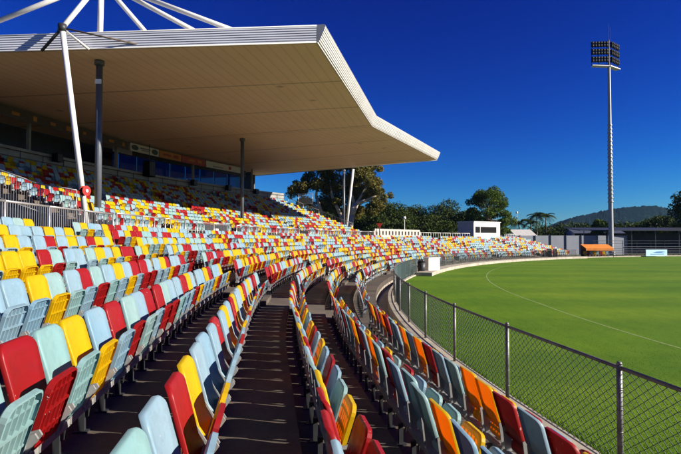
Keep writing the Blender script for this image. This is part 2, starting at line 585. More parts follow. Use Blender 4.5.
def pan_mesh(folded, detail=True):
    o, s, n = pan_frame(folded)
    mb = MB()
    W, L = 0.405, 0.42
    rt = 0.05
    ol = outline(W * 0.94, W, 0, L, 0.075, 0.04, 4 if detail else 2)
    N = len(ol)
    def pt(x, t, d):
        return tuple(Vector((x, 0, 0)) + o + s * t + n * d)
    spec = [(1.0, 0.032), (1.0, 0.0), (0.93, -0.010), (0.5, -0.004)] if detail else [(1.0, 0.03), (1.0, 0.0)]
    i0 = len(mb.v)
    for sc_, d in spec:
        for (x, z) in ol:
            mb.v.append(pt(x * sc_, L / 2 + (z - L / 2) * sc_, d))
    for i in range(len(spec) - 1):
        for k in range(N):
            k2 = (k + 1) % N
            mb.f.append((i0 + i * N + k, i0 + i * N + k2, i0 + (i + 1) * N + k2, i0 + (i + 1) * N + k)); mb.m.append(0)
    c = len(mb.v); mb.v.append(pt(0, L / 2, spec[-1][1]))
    b = i0 + (len(spec) - 1) * N
    for k in range(0, N, 2):
        mb.f.append((b + k, b + (k + 1) % N, b + (k + 2) % N, c)); mb.m.append(0)
    if detail:
        # lip of the rim
        i1 = len(mb.v)
        for (x, z) in ol:
            mb.v.append(pt(x * 0.945, L / 2 + (z - L / 2) * 0.945, 0.034))
        for k in range(N):
            k2 = (k + 1) % N
            mb.f.append((i0 + k, i0 + k2, i1 + k2, i1 + k)); mb.m.append(0)
        rot = Matrix((Vector((1, 0, 0)), s, n)).transposed()
        def rib(x0, x1, t0, t1, h):
            cc = Vector(((x0 + x1) / 2, 0, 0)) + o + s * ((t0 + t1) / 2) + n * (h / 2 + .001)
            mb.box(cc, (x1 - x0, t1 - t0, h), rot)
        for x in (-0.105, -0.035, 0.035, 0.105):
            rib(x - 0.006, x + 0.006, 0.035, 0.39, 0.024)
        rib(-0.195, 0.195, 0.215, 0.229, 0.030)
        rib(-0.195, 0.195, 0.085, 0.097, 0.022)
        rib(-0.195, 0.195, 0.330, 0.340, 0.020)
        for x in (-0.16, 0.16):
            rib(x - 0.005, x + 0.005, 0.05, 0.22, 0.022)
    else:
        mb.box(Vector((0, 0, 0)) + o + s * .225 + n * .012, (W * .9, .018, .024), Matrix((Vector((1, 0, 0)), s, n)).transposed())
    return mb

def bracket_mesh(side):
    mb = MB()
    x = side * 0.216
    prof = [(-0.060, 0.52), (-0.040, 0.53), (0.030, 0.415), (0.100, 0.43), (0.118, 0.40), (0.055, 0.315), (0.03, 0.25), (-0.03, 0.25), (-0.045, 0.40)]
    mb.prism([(x - .008, y, z) for y, z in prof], (0.016, 0, 0))
    mb.tube((x - .018, 0.035, 0.36), (x + .018, 0.035, 0.36), 0.022, n=10)
    return mb

def leg_mesh():
    mb = MB()
    mb.box((0, -0.07, 0.115), (0.045, 0.045, 0.23))
    mb.box((0, -0.07, 0.006), (0.09, 0.11, 0.012))
    mb.prism([(-0.02, 0.00, 0.23), (-0.02, -0.02, 0.23), (-0.02, -0.02, 0.12)], (0.04, 0, 0))
    return mb

def beam_mesh():
    mb = MB()
    mb.box((0, -0.01, 0.25), (0.496, 0.075, 0.05))
    mb.box((0, 0.033, 0.262), (0.10, 0.012, 0.05), mi=1)
    return mb

SEQ = {
    1: 'MBMYYTBMYBYBTMYBMY', 2: 'BBYTTBMTYBMYBTMBYBMY', 3: 'BMMYTBMBYBMYBTYMBYMBY', 4: 'TBMYBBBMBYBMYBBYMBYBM',
    5: 'MTYBMTBMMTBBMYBBBYMB', 6: 'BYTBMTBYBMMBBYMBBMTY', 7: 'YYMTBBTYBYMMTYBMBTYM', 8: 'YBBMBYBMYBBMTYMBBTYB', 9: 'BBBYBYMMBYTBBMYTMBYB',
}
def rand_col():
    return random.choices('BTYM', (0.30, 0.18, 0.27, 0.25))[0]

# every seat position: (row kind, row, block, theta, r, z)
SEATS = []
for bi, (a, b) in enumerate(BLOCKS):
    for k in range(1, NLOW + 1):
        r, z = row_low(k)
        n = int(R(b - a) * r / 0.5)
        off = (R(b - a) * r - n * 0.5) / 2
        run = None
        for i in range(n):
            # near block: measured from its aisle end
            th = (b - math.degrees((0.25 + 0.5 * i) / r)) if bi == 0 else a + math.degrees((off + 0.25 + 0.5 * i) / r)
            SEATS.append(['low', k, bi, th, r, z])
UBLOCKS = [(4.8, 8.2), (9.1, 14.9), (15.9, 23.4), (24.6, 32.7)]
for bi, (a, b) in enumerate(UBLOCKS):
    for j in range(NUP):
        r, z = row_up(j)
        n = int(R(b - a) * r / 0.5)
        for i in range(n):
            SEATS.append(['up', j, bi, a + math.degrees((0.25 + 0.5 * i) / r), r, z])

near = []
for s in SEATS:
    x, y, _ = P(s[4], s[3])
    x2, y2, _ = P(s[4] + .14, s[3])
    p = pix(x2, y2, s[5] + 0.88)
    s.append(None if p is None else p)
    d = math.sqrt(x * x + y * y + (s[5] + .7 - EYE) ** 2)
    inside = p is not None and 2 < p[0] < 690 and p[1] < 462
    strict = inside
    inside = p is not None and -45 < p[0] < 700 and p[1] < 500
    s.append(d if inside and s[0] == 'low' and y > 0.6 else 1e9)
    s.append(strict)
order = sorted(range(len(SEATS)), key=lambda i: SEATS[i][7])
INDIV = set(order[:300])

# colours
prev = {}
byrow = {}
for i, s in enumerate(SEATS):
    byrow.setdefault((s[0], s[1], s[2]), []).append(i)
COLR = {}
for key, ids in byrow.items():
    ids.sort(key=lambda i: SEATS[i][3])
    vis = [i for i in ids if i in INDIV]
    seq = SEQ.get(key[1], '') if key[0] == 'low' and key[2] == 0 else ''
    n_ = 0
    for i in vis:
        COLR[i] = seq[n_] if n_ < len(seq) and SEATS[i][8] else rand_col()
        n_ += bool(SEATS[i][8])
    for i in ids:
        if i not in COLR:
            c = rand_col()
            COLR[i] = c

BV, BF = back_shell(5, (0.72, 0.4))
mback = MB(); mback.raw(BV, BF)
base_meshes = {}
for c, m in PLASTIC.items():
    base_meshes['back' + c] = mback.mesh('backrest', m, True)
    base_meshes['fold' + c] = pan_mesh(True).mesh('seat_pan', m)
    base_meshes['open' + c] = pan_mesh(False).mesh('seat_pan', m)
base_meshes['brL'] = bracket_mesh(-1).mesh('bracket', GALV)
base_meshes['brR'] = bracket_mesh(1).mesh('bracket', GALV)
base_meshes['leg'] = leg_mesh().mesh('leg', DARKM)
base_meshes['beam'] = beam_mesh().mesh('beam', [GALV, RAILM])

CNAME = {'B': 'pale blue', 'T': 'pale teal', 'Y': 'yellow', 'M': 'maroon'}
ORD = ['first', 'second', 'third', 'fourth', 'fifth', 'sixth', 'seventh', 'eighth', 'ninth', 'tenth', 'eleventh', 'twelfth', 'thirteenth',
       'fourteenth', 'fifteenth', 'sixteenth', 'seventeenth', 'eighteenth', 'nineteenth', 'twentieth', 'twenty-first', 'twenty-second']
def row_word(k):
    return 'the row beside the fence gutter' if k == 1 else 'the %s row up from the fence' % ORD[k - 1]

def seat_object(i):
    kind, k, bi, th, r, z = SEATS[i][:6]
    c = COLR[i]
    root = bpy.data.objects.new('stadium_seat', None)
    COL.objects.link(root)
    root.empty_display_size = 0.1
    root.location = P(r, th, z)
    rs = random.Random(i)
    root.rotation_euler = (0, 0, face_rot(th) + rs.uniform(-.02, .02))
    def part(name, key):
        o = bpy.data.objects.new(name, base_meshes[key])
        COL.objects.link(o)
        o.parent = root
        return o
    ob = part('backrest', 'back' + c)
    ob.rotation_euler = (rs.uniform(-.03, .03), 0, rs.uniform(-.02, .02))
    down = rs.random() < 0.07 and k >= 7
    pn = part('seat_pan', ('open' if down else 'fold') + c)
    pn.location = (0, rs.uniform(-.012, .012), rs.uniform(-.006, .006))
    part('bracket', 'brL'); part('bracket', 'brR')
    part('leg', 'leg'); part('beam', 'beam')
    return root

BLOCKW = ['near block', 'second block', 'third block', 'fourth block']
cnt = {}
for key, ids in sorted(byrow.items()):
    for i in sorted((i for i in ids if i in INDIV), key=lambda i: SEATS[i][3]):
        c = COLR[i]
        kk = (key, c)
        cnt[kk] = cnt.get(kk, 0) + 1
        o = seat_object(i)
        rowt = 'row one' if key[1] == 1 else 'row'
        lab = '%s %s seat from the near end, %s row from the fence, %s' % (ORD[cnt[kk] - 1], CNAME[c], ORD[key[1] - 1], BLOCKW[key[2]])
        tag(o, lab, 'stadium seat', 'tip-up seats in the lower rows')

# the rest of the seats: thousands, one object
def seat_template(folded):
    V, F, M = [], [], []
    v, f = back_shell(2, ())
    F += [tuple(a + len(V) for a in q) for q in f]; V += v; M += [0] * len(f)
    p = pan_mesh(folded, False)
    F += [tuple(a + len(V) for a in q) for q in p.f if len(q) == 4]; M += [0] * sum(len(q) == 4 for q in p.f); V += p.v
    g = MB()
    g.box((0, -0.01, 0.25), (0.496, 0.075, 0.05)); g.box((0, -0.045, 0.115), (0.05, 0.05, 0.22))
    for x in (-.236, .236):
        g.box((x, 0.02, 0.40), (.018, 0.11, 0.26))
    F += [tuple(a + len(V) for a in q) for q in g.f]; V += g.v; M += [4] * len(g.f)
    return np.array(V), np.array(F), np.array(M)
TPL = {True: seat_template(True), False: seat_template(False)}
VV, FF, MM, off = [], [], [], 0
for i, s in enumerate(SEATS):
    if i in INDIV:
        continue
    fold = random.random() > 0.06
    V, F, M = TPL[fold]
    a = face_rot(s[3]) + random.uniform(-.03, .03)
    ca, sa = math.cos(a), math.sin(a)
    tl = random.uniform(-.05, .05)
    W = V.copy()
    W[:, 1] += (V[:, 2] - .4) * tl
    X = W[:, 0] * ca - W[:, 1] * sa
    Y = W[:, 0] * sa + W[:, 1] * ca
    ox, oy, oz = P(s[4], s[3], s[5])
    VV.append(np.stack([X + ox, Y + oy, W[:, 2] + oz], 1))
    FF.append(F + off)
    off += len(V)
    ci = 'BTYM'.index(COLR[i])
    MM.append(np.where(M == 4, 4, ci))
me = quadmesh('far_seats', np.concatenate(VV), np.concatenate(FF), [PLASTIC[c] for c in 'BTYM'] + [GALV], np.concatenate(MM))
o = bpy.data.objects.new('far_seats', me); COL.objects.link(o)
tag(o, 'thousands of blue, yellow and maroon seats filling the rest of the curving stand', 'seats', None, 'stuff')

# ------------------------------------------------------------------ chain link fence
FENCE_R, FENCE_H = 72.93, 1.27
def fence(name, th0, n_bays, dth, label, pitch, wr, zb=0.09, ztop=FENCE_H, cloth=99):
    base = thing(name, P(FENCE_R, th0, zb), label, 'fence')
    for i in range(n_bays + 1):
        t = th0 + i * dth
        mb = MB()
        mb.tube(P(FENCE_R, t, zb), P(FENCE_R, t, ztop + .035), 0.032, n=10)
        mb.tube(P(FENCE_R, t, ztop + .035), P(FENCE_R, t, ztop + .065), 0.036, 0.022, n=10)
        for zz in (0.3, 0.55, 0.8, 1.02):
            mb.tube(P(FENCE_R, t, zz), P(FENCE_R, t, zz + .012), 0.034, n=10)
        mb.build('post', POSTM, base, True)
    for i in range(n_bays):
        a, b = th0 + i * dth, th0 + (i + 1) * dth
        mb = MB()
        A, B = P(FENCE_R, a, ztop), P(FENCE_R, b, ztop)
        mb.tube(A, B, 0.024, n=8)
        mb.build('top_rail', RAILD, base, True)
        mb = MB()
        mb.tube((A[0], A[1], zb + .05), (B[0], B[1], zb + .05), 0.012, n=6)
        mb.build('bottom_rail', GALV, base, True)
        dense = i >= cloth
        pt_, wr_ = (0.11, 0.012) if dense else (pitch, wr)
        # woven wire: zigzag strands
        A, B = Vector(P(FENCE_R - 0.03, a)), Vector(P(FENCE_R - 0.03, b))
        d = (B - A); L = d.length; d.normalize()
        nrm = Vector((d.y, -d.x, 0))
        nw = int(L / pt_)
        nz = int((ztop - zb - .05) / (pt_ * .72))
        zz = np.linspace(zb + .05, ztop + .01, nz + 1)
        Vs, Fs = [], []
        for w in range(nw):
            xs = (w + 0.5) * pt_ + np.where((np.arange(nz + 1) + w) % 2 == 0, -pt_ * .5, pt_ * .5) * 1.02
            base_i = len(Vs)
            for x, z_, par in zip(xs, zz, range(nz + 1)):
                c = A + d * float(x) + nrm * (0.004 if par % 2 else -0.004)
                for kx, ky in ((1, 0), (-.5, .87), (-.5, -.87)):
                    q = c + d * (kx * wr_) + nrm * (ky * wr_)
                    Vs.append((q.x, q.y, float(z_)))
            for s_ in range(nz):
                for e in range(3):
                    i0 = base_i + s_ * 3
                    Fs.append((i0 + e, i0 + (e + 1) % 3, i0 + 3 + (e + 1) % 3, i0 + 3 + e))
        mo = bpy.data.objects.new('wire_mesh', quadmesh('wire_mesh', np.array(Vs), np.array(Fs), [WIRE_T if dense else WIRE]))
        COL.objects.link(mo)
        mo.parent = base
        mo.matrix_parent_inverse = Matrix.Translation(-Vector(base.location))
    return base
fence('chain_link_fence', -9.38 - 2.13 * 3, 16, 2.13, 'long chain-link boundary fence with steel posts curving along the grass edge', 0.068, 0.0064, cloth=9)
fence('chain_link_fence', 20.5, 17, 2.13, 'far dark chain-link boundary fence in front of the distant seats', 0.11, 0.012, cloth=0)

# ------------------------------------------------------------------ roof and grandstand building
ROOF_Z, ROOF_T = 11.7, 0.78
RTH = [4.5, 18.2, 32.7]
RIN, ROUT = 76.45, 105.6
gs = thing('grandstand', P(99, 18, 0), 'large covered grandstand with a wide pale cantilever roof over the upper seats', 'grandstand')

def soffit_mat():
    m, nt, b, out = new_mat('soffit_lining')
    tc = nt.nodes.new('ShaderNodeTexCoord')
    n = noise(nt, 0.35, 5, 0.6, 'Position')
    sep = nt.nodes.new('ShaderNodeSeparateXYZ')
    nt.links.new(tc.outputs['UV'], sep.inputs[0])
    w = nt.nodes.new('ShaderNodeTexWave'); w.bands_direction = 'Y'
    w.inputs['Scale'].default_value = 0.55
    nt.links.new(tc.outputs['UV'], w.inputs['Vector'])
    c = ramp(nt, n.outputs['Fac'], [(0.3, (0.86, 0.59, 0.40)), (0.7, (0.93, 0.66, 0.46))]).outputs[0]
    c = mixc(nt, c, ramp(nt, w.outputs['Fac'], [(0.0, (0.86, 0.85, 0.84)), (0.14, (1, 1, 1))]).outputs[0], 0.9, 'MULTIPLY')
    w2 = nt.nodes.new('ShaderNodeTexWave'); w2.bands_direction = 'X'
    w2.inputs['Scale'].default_value = 0.053
    nt.links.new(tc.outputs['UV'], w2.inputs['Vector'])
    c = mixc(nt, c, ramp(nt, w2.outputs['Fac'], [(0.0, (0.55, 0.5, 0.46)), (0.0025, (1, 1, 1))]).outputs[0], 0.9, 'MULTIPLY')
    vor = nt.nodes.new('ShaderNodeTexVoronoi'); vor.inputs['Scale'].default_value = 0.3
    nt.links.new(tc.outputs['UV'], vor.inputs['Vector'])
    c = mixc(nt, c, ramp(nt, vor.outputs['Distance'], [(0.03, (0.45, 0.38, 0.32)), (0.09, (1, 1, 1))]).outputs[0], 0.8, 'MULTIPLY')
    nt.links.new(c, b.inputs['Base Color'])
    b.inputs['Roughness'].default_value = 0.6
    bump(nt, b, w.outputs['Fac'], 0.004, 0.4)
    return m
SOFFIT = soffit_mat()
CORR_END = corrugated('corrugated_white_end', (0.78, 0.79, 0.86), 0.36, direction='Y', dist=0.045)
CORR_NOSE = corrugated('ribbed_white_nose', (0.60, 0.57, 0.53), 0.36, direction='Y', dist=0.03)

def uv_mesh_obj(name, faces, uvs, mat, parent, smooth=False):
    mb = MB()
    for f in faces:
        i = len(mb.v); mb.v += [tuple(p) for p in f]; mb.f.append(tuple(range(i, i + len(f)))); mb.m.append(0)
    me = mb.mesh(name, mat, smooth)
    uvl = me.uv_layers.new(name='UVMap')
    k = 0
    for fu in uvs:
        for u in fu:
            uvl.data[k].uv = u; k += 1
    o = bpy.data.objects.new(name, me); COL.objects.link(o)
    o.parent = parent
    o.matrix_parent_inverse = Matrix.Translation(-Vector(parent.location))
    return o

# soffit, roof top as thick sheets, per bay
for i in range(2):
    a, b = RTH[i], RTH[i + 1]
    L = (Vector(P(RIN, b)) - Vector(P(RIN, a))).length
    nu, nv = 8, 10
    faces, uvs = [], []
    for u in range(nu):
        for v in range(nv):
            def pt(uu, vv):
                A = Vector(P(RIN + (ROUT - RIN) * vv, a, ROOF_Z)); B = Vector(P(RIN + (ROUT - RIN) * vv, b, ROOF_Z))
                return A.lerp(B, uu)
            q = [(u / nu, v / nv), (u / nu, (v + 1) / nv), ((u + 1) / nu, (v + 1) / nv), ((u + 1) / nu, v / nv)]
            faces.append([pt(*c) for c in q]); uvs.append([(c[0] * L, c[1] * (ROUT - RIN)) for c in q])
    uv_mesh_obj('soffit', faces, uvs, SOFFIT, gs)
    top = [P(RIN + .1, a, ROOF_Z + ROOF_T), P(ROUT, a, ROOF_Z + ROOF_T), P(ROUT, b, ROOF_Z + ROOF_T), P(RIN + .1, b, ROOF_Z + ROOF_T)]
    mb = MB(); mb.prism([Vector(p) - Vector((0, 0, .12)) for p in top], (0, 0, .12))
    mb.build('roof_deck', STEELW, gs)
    # bullnose: half-round profile on the field side
    faces, uvs = [], []
    A, B = Vector(P(RIN, a)), Vector(P(RIN, b))
    d = (B - A).normalized(); inn = Vector((d.y, -d.x, 0))
    g = 0.03
    A, B = A + d * (0.0 if i == 0 else g), B - d * (g if i == 0 else 0.0)
    raw_prof = [(0.0, 0.0), (0.06, 0.015), (0.12, 0.07), (0.17, 0.15), (0.22, 0.25), (0.265, 0.35), (0.31, 0.45), (0.35, 0.55), (0.39, 0.65), (0.42, 0.74), (0.425, 0.80), (0.40, 0.835), (0.34, 0.84), (0.0, 0.84)]
    prof = [(y + (0.020 if (k % 2 and 2 < k < 10) else 0.0), ROOF_Z + z) for k, (y, z) in enumerate(raw_prof)]
    K = len(prof) - 1
    s = 0
    LL = (B - A).length
    for k in range(K):
        (y0, z0), (y1, z1) = prof[k], prof[k + 1]
        ds = math.hypot(y1 - y0, z1 - z0)
        nn = 6
        for m_ in range(nn):
            p0, p1 = A.lerp(B, m_ / nn), A.lerp(B, (m_ + 1) / nn)
            faces.append([p0 + inn * y0 + Vector((0, 0, z0)), p1 + inn * y0 + Vector((0, 0, z0)), p1 + inn * y1 + Vector((0, 0, z1)), p0 + inn * y1 + Vector((0, 0, z1))])
            uvs.append([(0, s * 8), (LL / nn, s * 8), (LL / nn, (s + ds) * 8), (0, (s + ds) * 8)])
        s += ds
    for end in (A, B):
        faces.append([end + inn * y + Vector((0, 0, z)) for y, z in prof]); uvs.append([(0, 0)] * len(prof))
    uv_mesh_obj('bullnose_fascia', faces, uvs, CORR_NOSE, gs)
# end fascias
for ti, (th, sgn) in enumerate(((RTH[0], -1), (RTH[2], 1))):
    A, B = Vector(P(RIN - 0.02, th)), Vector(P(ROUT, th))
    t = R(th); tang = Vector((math.sin(t), math.cos(t), 0)) * sgn
    faces, uvs = [], []
    L = (B - A).length
    z0, z1 = ROOF_Z - 0.02, ROOF_Z + ROOF_T + 0.02
    n = 8
    for k in range(n):
        p0, p1 = A.lerp(B, k / n), A.lerp(B, (k + 1) / n)
        faces.append([p0 + tang * .16 + Vector((0, 0, z0)), p1 + tang * .16 + Vector((0, 0, z0)), p1 + tang * .02 + Vector((0, 0, z1)), p0 + tang * .02 + Vector((0, 0, z1))])
        uvs.append([(L * k / n, 0), (L * (k + 1) / n, 0), (L * (k + 1) / n, 6), (L * k / n, 6)])
    uv_mesh_obj('end_fascia', faces, uvs, CORR_END, gs)
    mb = MB()
    mb.tube(A + tang * .15 + Vector((0, 0, z0)), B + tang * .15 + Vector((0, 0, z0)), .035, n=8)
    mb.tube(A + tang * .02 + Vector((0, 0, z1)), B + tang * .02 + Vector((0, 0, z1)), .03, n=8)
    mb.build('edge_trim', STEELW, gs, True)

# rear of the stand: parapet, dark bar level, glazing, posts, signs
mb = sweep([(98.72, TOP_Z - .3), (98.72, 9.0), (98.9, 9.0), (98.9, TOP_Z - .3)], TH_UP0 - 2.2, 33.0, 0.7)
mb.build('parapet_wall', CONCW, gs)
mb = sweep([(98.9, 8.05), (103.6, 8.05)], TH_UP0, 31.0, 0.7); mb.build('deck', NAVY, gs)
mb = sweep([(103.6, 0.0), (103.6, ROOF_Z + .1)], TH_UP0 - 2, 16.4, 0.7); mb.build('rear_wall', NAVY, gs)
mb = sweep([(103.6, 9.9), (103.6, ROOF_Z + .1)], 16.4, 19.4, 0.7); mb.build('rear_wall', NAVY, gs)
mb = sweep([(103.6, 0.0), (103.6, 8.4)], 16.4, 31.0, 0.7); mb.build('rear_wall', NAVY, gs)
mb = sweep([(101.2, 10.9), (101.2, ROOF_Z + .1)], 19.4, 30.2, 0.7); mb.build('header', NAVY, gs)
for th in (TH_UP0 + .2, 30.9):
    mb = MB(); mb.quad(P(101.2, th, 8), P(103.6, th, 8), P(103.6, th, ROOF_Z), P(101.2, th, ROOF_Z)); mb.build('side_wall', NAVY, gs)

def glass_mat():
    m, nt, b, out = new_mat('blue_tinted_glass')
    nt.nodes.remove(b)
    gl = nt.nodes.new('ShaderNodeBsdfGlossy'); gl.inputs['Roughness'].default_value = 0.04
    gl.inputs['Color'].default_value = (0.7, 0.8, 1, 1)
    tr = nt.nodes.new('ShaderNodeBsdfTransparent'); tr.inputs['Color'].default_value = (0.05, 0.09, 0.16, 1)
    mx = nt.nodes.new('ShaderNodeMixShader')
    mx.inputs[0].default_value = 0.06; nt.links.new(tr.outputs[0], mx.inputs[1]); nt.links.new(gl.outputs[0], mx.inputs[2])
    nt.links.new(mx.outputs[0], out.inputs['Surface'])
    return m
GLASS = glass_mat()
for i in range(9):
    a, b = 17.0 + i * 1.4, 17.0 + (i + 1) * 1.4 - 0.04
    mb = MB()
    mb.prism([P(101.2, a, 9.0), P(101.2, b, 9.0), P(101.2, b, 10.95), P(101.2, a, 10.95)], tuple(Vector(P(101.25, a)) - Vector(P(101.2, a))))
    w = mb.build('window', GLASS, gs)
    mb = MB()
    for t in (a,):
        mb.tube(P(101.15, t, 8.9), P(101.15, t, 11.0), 0.035, n=6)
    mb.tube(P(101.15, a, 8.98), P(101.15, b, 8.98), 0.04, n=6)
    mb.build('window_frame', DARKM, w)
    bpy.context.view_layer.update()
for i, th in enumerate((5.6, 11.4, 16.9, 23.4, 29.6)):
    mb = MB(); mb.box(P(99.3, th, (8.05 + 11.69) / 2), (0.22, 0.22, 3.64)); mb.build('rear_post', CONCW, gs)
# handrail on the parapet
mb = MB()
ths = np.arange(TH_UP0, 34.0, 1.2)
for a, b in zip(ths[:-1], ths[1:]):
    mb.tube(P(98.55, a, 8.75), P(98.55, b, 8.75), .03, n=5); mb.tube(P(98.55, a, 8.3), P(98.55, b, 8.3), .02, n=5)
    mb.tube(P(98.55, a, 7.6), P(98.55, a, 8.78), .03, n=5)
mb.build('parapet_rail', DARKM, gs)
# end balcony of the rear building
mb = MB()
for th in (30.4, 32.3):
    mb.tube(P(103, th, 7.5), P(103, th, ROOF_Z), .15, n=10)
mb.build('rear_column', DARKM, gs, True)
mb = sweep([(98.9, 8.0), (98.9, 8.75), (103.5, 8.75), (103.5, 8.0)], 31.05, 32.6, 0.5); mb.build('balcony', CONCW, gs)
# nav wall below vomitory rail (near flank of the upper tier)
mb = MB()
pts = [P(r, TH_UP0 - .06, z) for r, z in prof_up]
mb.prism(pts, tuple(Vector(P(90, TH_UP0 - .16)) - Vector(P(90, TH_UP0 - .06))))
mb.build('flank_wall', NAVY, gs)

# sign boards under the soffit
def sign(a, b, mat, label, marks=None, z0=10.72, z1=11.42):
    r = 98.35
    pa, pb = Vector(P(r, a)), Vector(P(r, b))
    o = thing('sign_board', P(r, (a + b) / 2, z0), label, 'sign', 'advertising boards under the roof')
    mb = MB()
    d = (pb - pa); nrm = Vector((d.y, -d.x, 0)).normalized()
    mb.prism([pa + Vector((0, 0, z0)), pb + Vector((0, 0, z0)), pb + Vector((0, 0, z1)), pa + Vector((0, 0, z1))], nrm * -0.06)
    mb.build('board', mat, o)
    if marks:
        for kind, u, w, h, v, m in marks:
            mk = MB()
            c = pa.lerp(pb, u) + nrm * .012 + Vector((0, 0, z0 + (z1 - z0) * v))
            dn = d.normalized()
            if kind == 'oval':
                ring = [c + dn * (w / 2 * math.cos(t)) + Vector((0, 0, h / 2 * math.sin(t))) for t in np.linspace(0, 2 * PI, 20, endpoint=False)]
                mk.prism(ring, nrm * .01)
            else:
                mk.prism([c - dn * w / 2 - Vector((0, 0, h / 2)), c + dn * w / 2 - Vector((0, 0, h / 2)), c + dn * w / 2 + Vector((0, 0, h / 2)), c - dn * w / 2 + Vector((0, 0, h / 2))], nrm * .01)
            mk.build('emblem' if kind == 'oval' else 'stripe', m, o)
    return o
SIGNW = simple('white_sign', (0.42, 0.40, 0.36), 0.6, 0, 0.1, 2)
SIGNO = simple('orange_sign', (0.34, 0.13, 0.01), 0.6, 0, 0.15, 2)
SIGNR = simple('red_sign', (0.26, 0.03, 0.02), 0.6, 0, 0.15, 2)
SIGNG = simple('dark_green_emblem', (0.02, 0.05, 0.05), 0.6, 0, 0.15, 2)
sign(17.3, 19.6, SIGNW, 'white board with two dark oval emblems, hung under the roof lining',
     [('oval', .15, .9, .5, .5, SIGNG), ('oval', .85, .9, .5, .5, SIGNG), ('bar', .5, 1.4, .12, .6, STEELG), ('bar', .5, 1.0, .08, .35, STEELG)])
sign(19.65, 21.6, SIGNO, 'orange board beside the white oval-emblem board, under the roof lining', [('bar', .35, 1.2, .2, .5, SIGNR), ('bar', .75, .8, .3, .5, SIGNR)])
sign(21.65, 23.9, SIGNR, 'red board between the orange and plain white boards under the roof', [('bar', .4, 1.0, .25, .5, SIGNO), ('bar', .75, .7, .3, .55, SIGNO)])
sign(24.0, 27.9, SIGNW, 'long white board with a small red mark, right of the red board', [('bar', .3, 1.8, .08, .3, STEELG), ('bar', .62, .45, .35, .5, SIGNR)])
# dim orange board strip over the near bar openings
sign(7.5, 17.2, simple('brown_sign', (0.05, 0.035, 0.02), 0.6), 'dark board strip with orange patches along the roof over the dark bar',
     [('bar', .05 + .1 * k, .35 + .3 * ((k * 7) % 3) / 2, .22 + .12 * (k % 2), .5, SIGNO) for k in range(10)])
# speakers
def speaker(r, th, z, label, s=(.7, .5, 1.3)):
    o = thing('loudspeaker', P(r, th, z - s[2] / 2), label, 'loudspeaker')
    rot = Matrix.Rotation(face_rot(th), 3, 'Z')
    mb = MB(); mb.box(P(r, th, z), s, rot); mb.build('cabinet', BLACK, o)
    mb = MB(); c = Vector(P(r - s[1] / 2 - .012, th, z)); mb.box(c, (s[0] * .86, .02, s[2] * .9), rot); mb.build('front_grille', DARKM, o)
    mb = MB(); mb.tube(P(r, th, z + s[2] / 2), P(r, th, ROOF_Z if z > 9 else z + s[2] / 2 + .1), .03, n=6); mb.build('hanger', DARKM, o)
speaker(98.2, 18.7, 9.35, 'black loudspeaker hanging under the white oval-emblem board', (.9, .7, 1.45))
speaker(98.2, 12.3, 8.75, 'small black loudspeaker on the parapet near the leaning strut', (.6, .45, .6))
speaker(98.2, 22.7, 8.75, 'black loudspeaker on the parapet below the red board', (.6, .45, .6))
speaker(98.2, 26.2, 8.75, 'black loudspeaker on the parapet below the long blue glazing', (.6, .45, .6))
speaker(98.2, 29.3, 8.75, 'black loudspeaker at the far end of the parapet', (.6, .45, .6))

# columns
def column(x, y, zb, r=0.16):
    mb = MB()
    mb.tube((x, y, zb), (x, y, ROOF_Z + .02), r, n=16)
    mb.tube((x, y, zb), (x, y, zb + .05), r * 2.2, n=16)
    mb.tube((x, y, ROOF_Z - .22), (x, y, ROOF_Z - .02), r * 1.5, n=16)
    o = mb.build('roof_column', STEELG, gs, True)
    return o
COL1 = (-12.1, 26.4)
column(*COL1, 3.0); column(-8.7, 46.8, 3.2); column(0.42, 67.6, 2.4)
mb = MB(); mb.box((COL1[0] + .03, COL1[1] - .18, 10.6), (.30, .06, .22)); mb.build('column_plate', WHITEP, gs)

# tubes of the mast over the near roof end
APEX = Vector((-12.05, 26.4, 15.75))
NODE = Vector((-12.75, 24.05, 12.42))
mast = thing('roof_mast', (COL1[0], COL1[1], ROOF_Z + ROOF_T), 'white steel tube mast fanning out above the near end of the roof', 'roof mast')
for nm, a, b, r in (('mast_post', (COL1[0], COL1[1], ROOF_Z + ROOF_T), APEX, .14), ('tie_tube', APEX, (-9.3, 28.9, 12.5), .12), ('tie_tube', APEX, (-5.6, 27.3, 12.5), .12),
                    ('tie_tube', APEX, (-3.5, 26.3, 12.5), .12), ('tie_tube', APEX, NODE, .12), ('tie_tube', APEX, (-17.5, 25.5, 13.0), .12),
                    ('tie_tube', (-17.5, 25.5, 13.0), (-20, 25.6, 12.5), .12), ('raking_strut', NODE, (-11.62, 24.35, 3.0), .125)):
    mb = MB(); mb.tube(a, b, r, n=14); mb.build(nm, STEELW, mast, True)
for b, m, r in (((-13.95, 24.55, 11.55), DARKM, .07), ((-11.75, 24.6, 11.62), STEELW, .075), ((-9.5, 24.55, 11.85), BARKD, .04)):
    mb = MB(); mb.tube(NODE, b, r, n=10); mb.build('stay', m, mast, True)
mb = MB(); mb.tube(NODE - Vector((0, .0, .16)), NODE + Vector((0, 0, .16)), .19, n=14); mb.build('node', DARKM, mast, True)
mb = MB(); mb.tube(APEX - Vector((0, .0, .3)), APEX + Vector((0, 0, .2)), .24, n=14); mb.build('node', STEELG, mast, True)
# strut at the far end of the roof
fs = thing('raking_strut', (0.45, 67.2, 2.6), 'white leaning strut beside the far roof column, in front of the gum tree', 'strut')
mb = MB(); mb.tube((0.55, 67.0, 2.6), (1.62, 67.0, 11.69), .17, n=12); mb.build('tube', STEELW, fs, True)
mb = MB(); mb.tube((0.55, 67.0, 2.45), (0.55, 67.0, 2.62), .3, n=12); mb.build('foot', STEELG, fs, True)

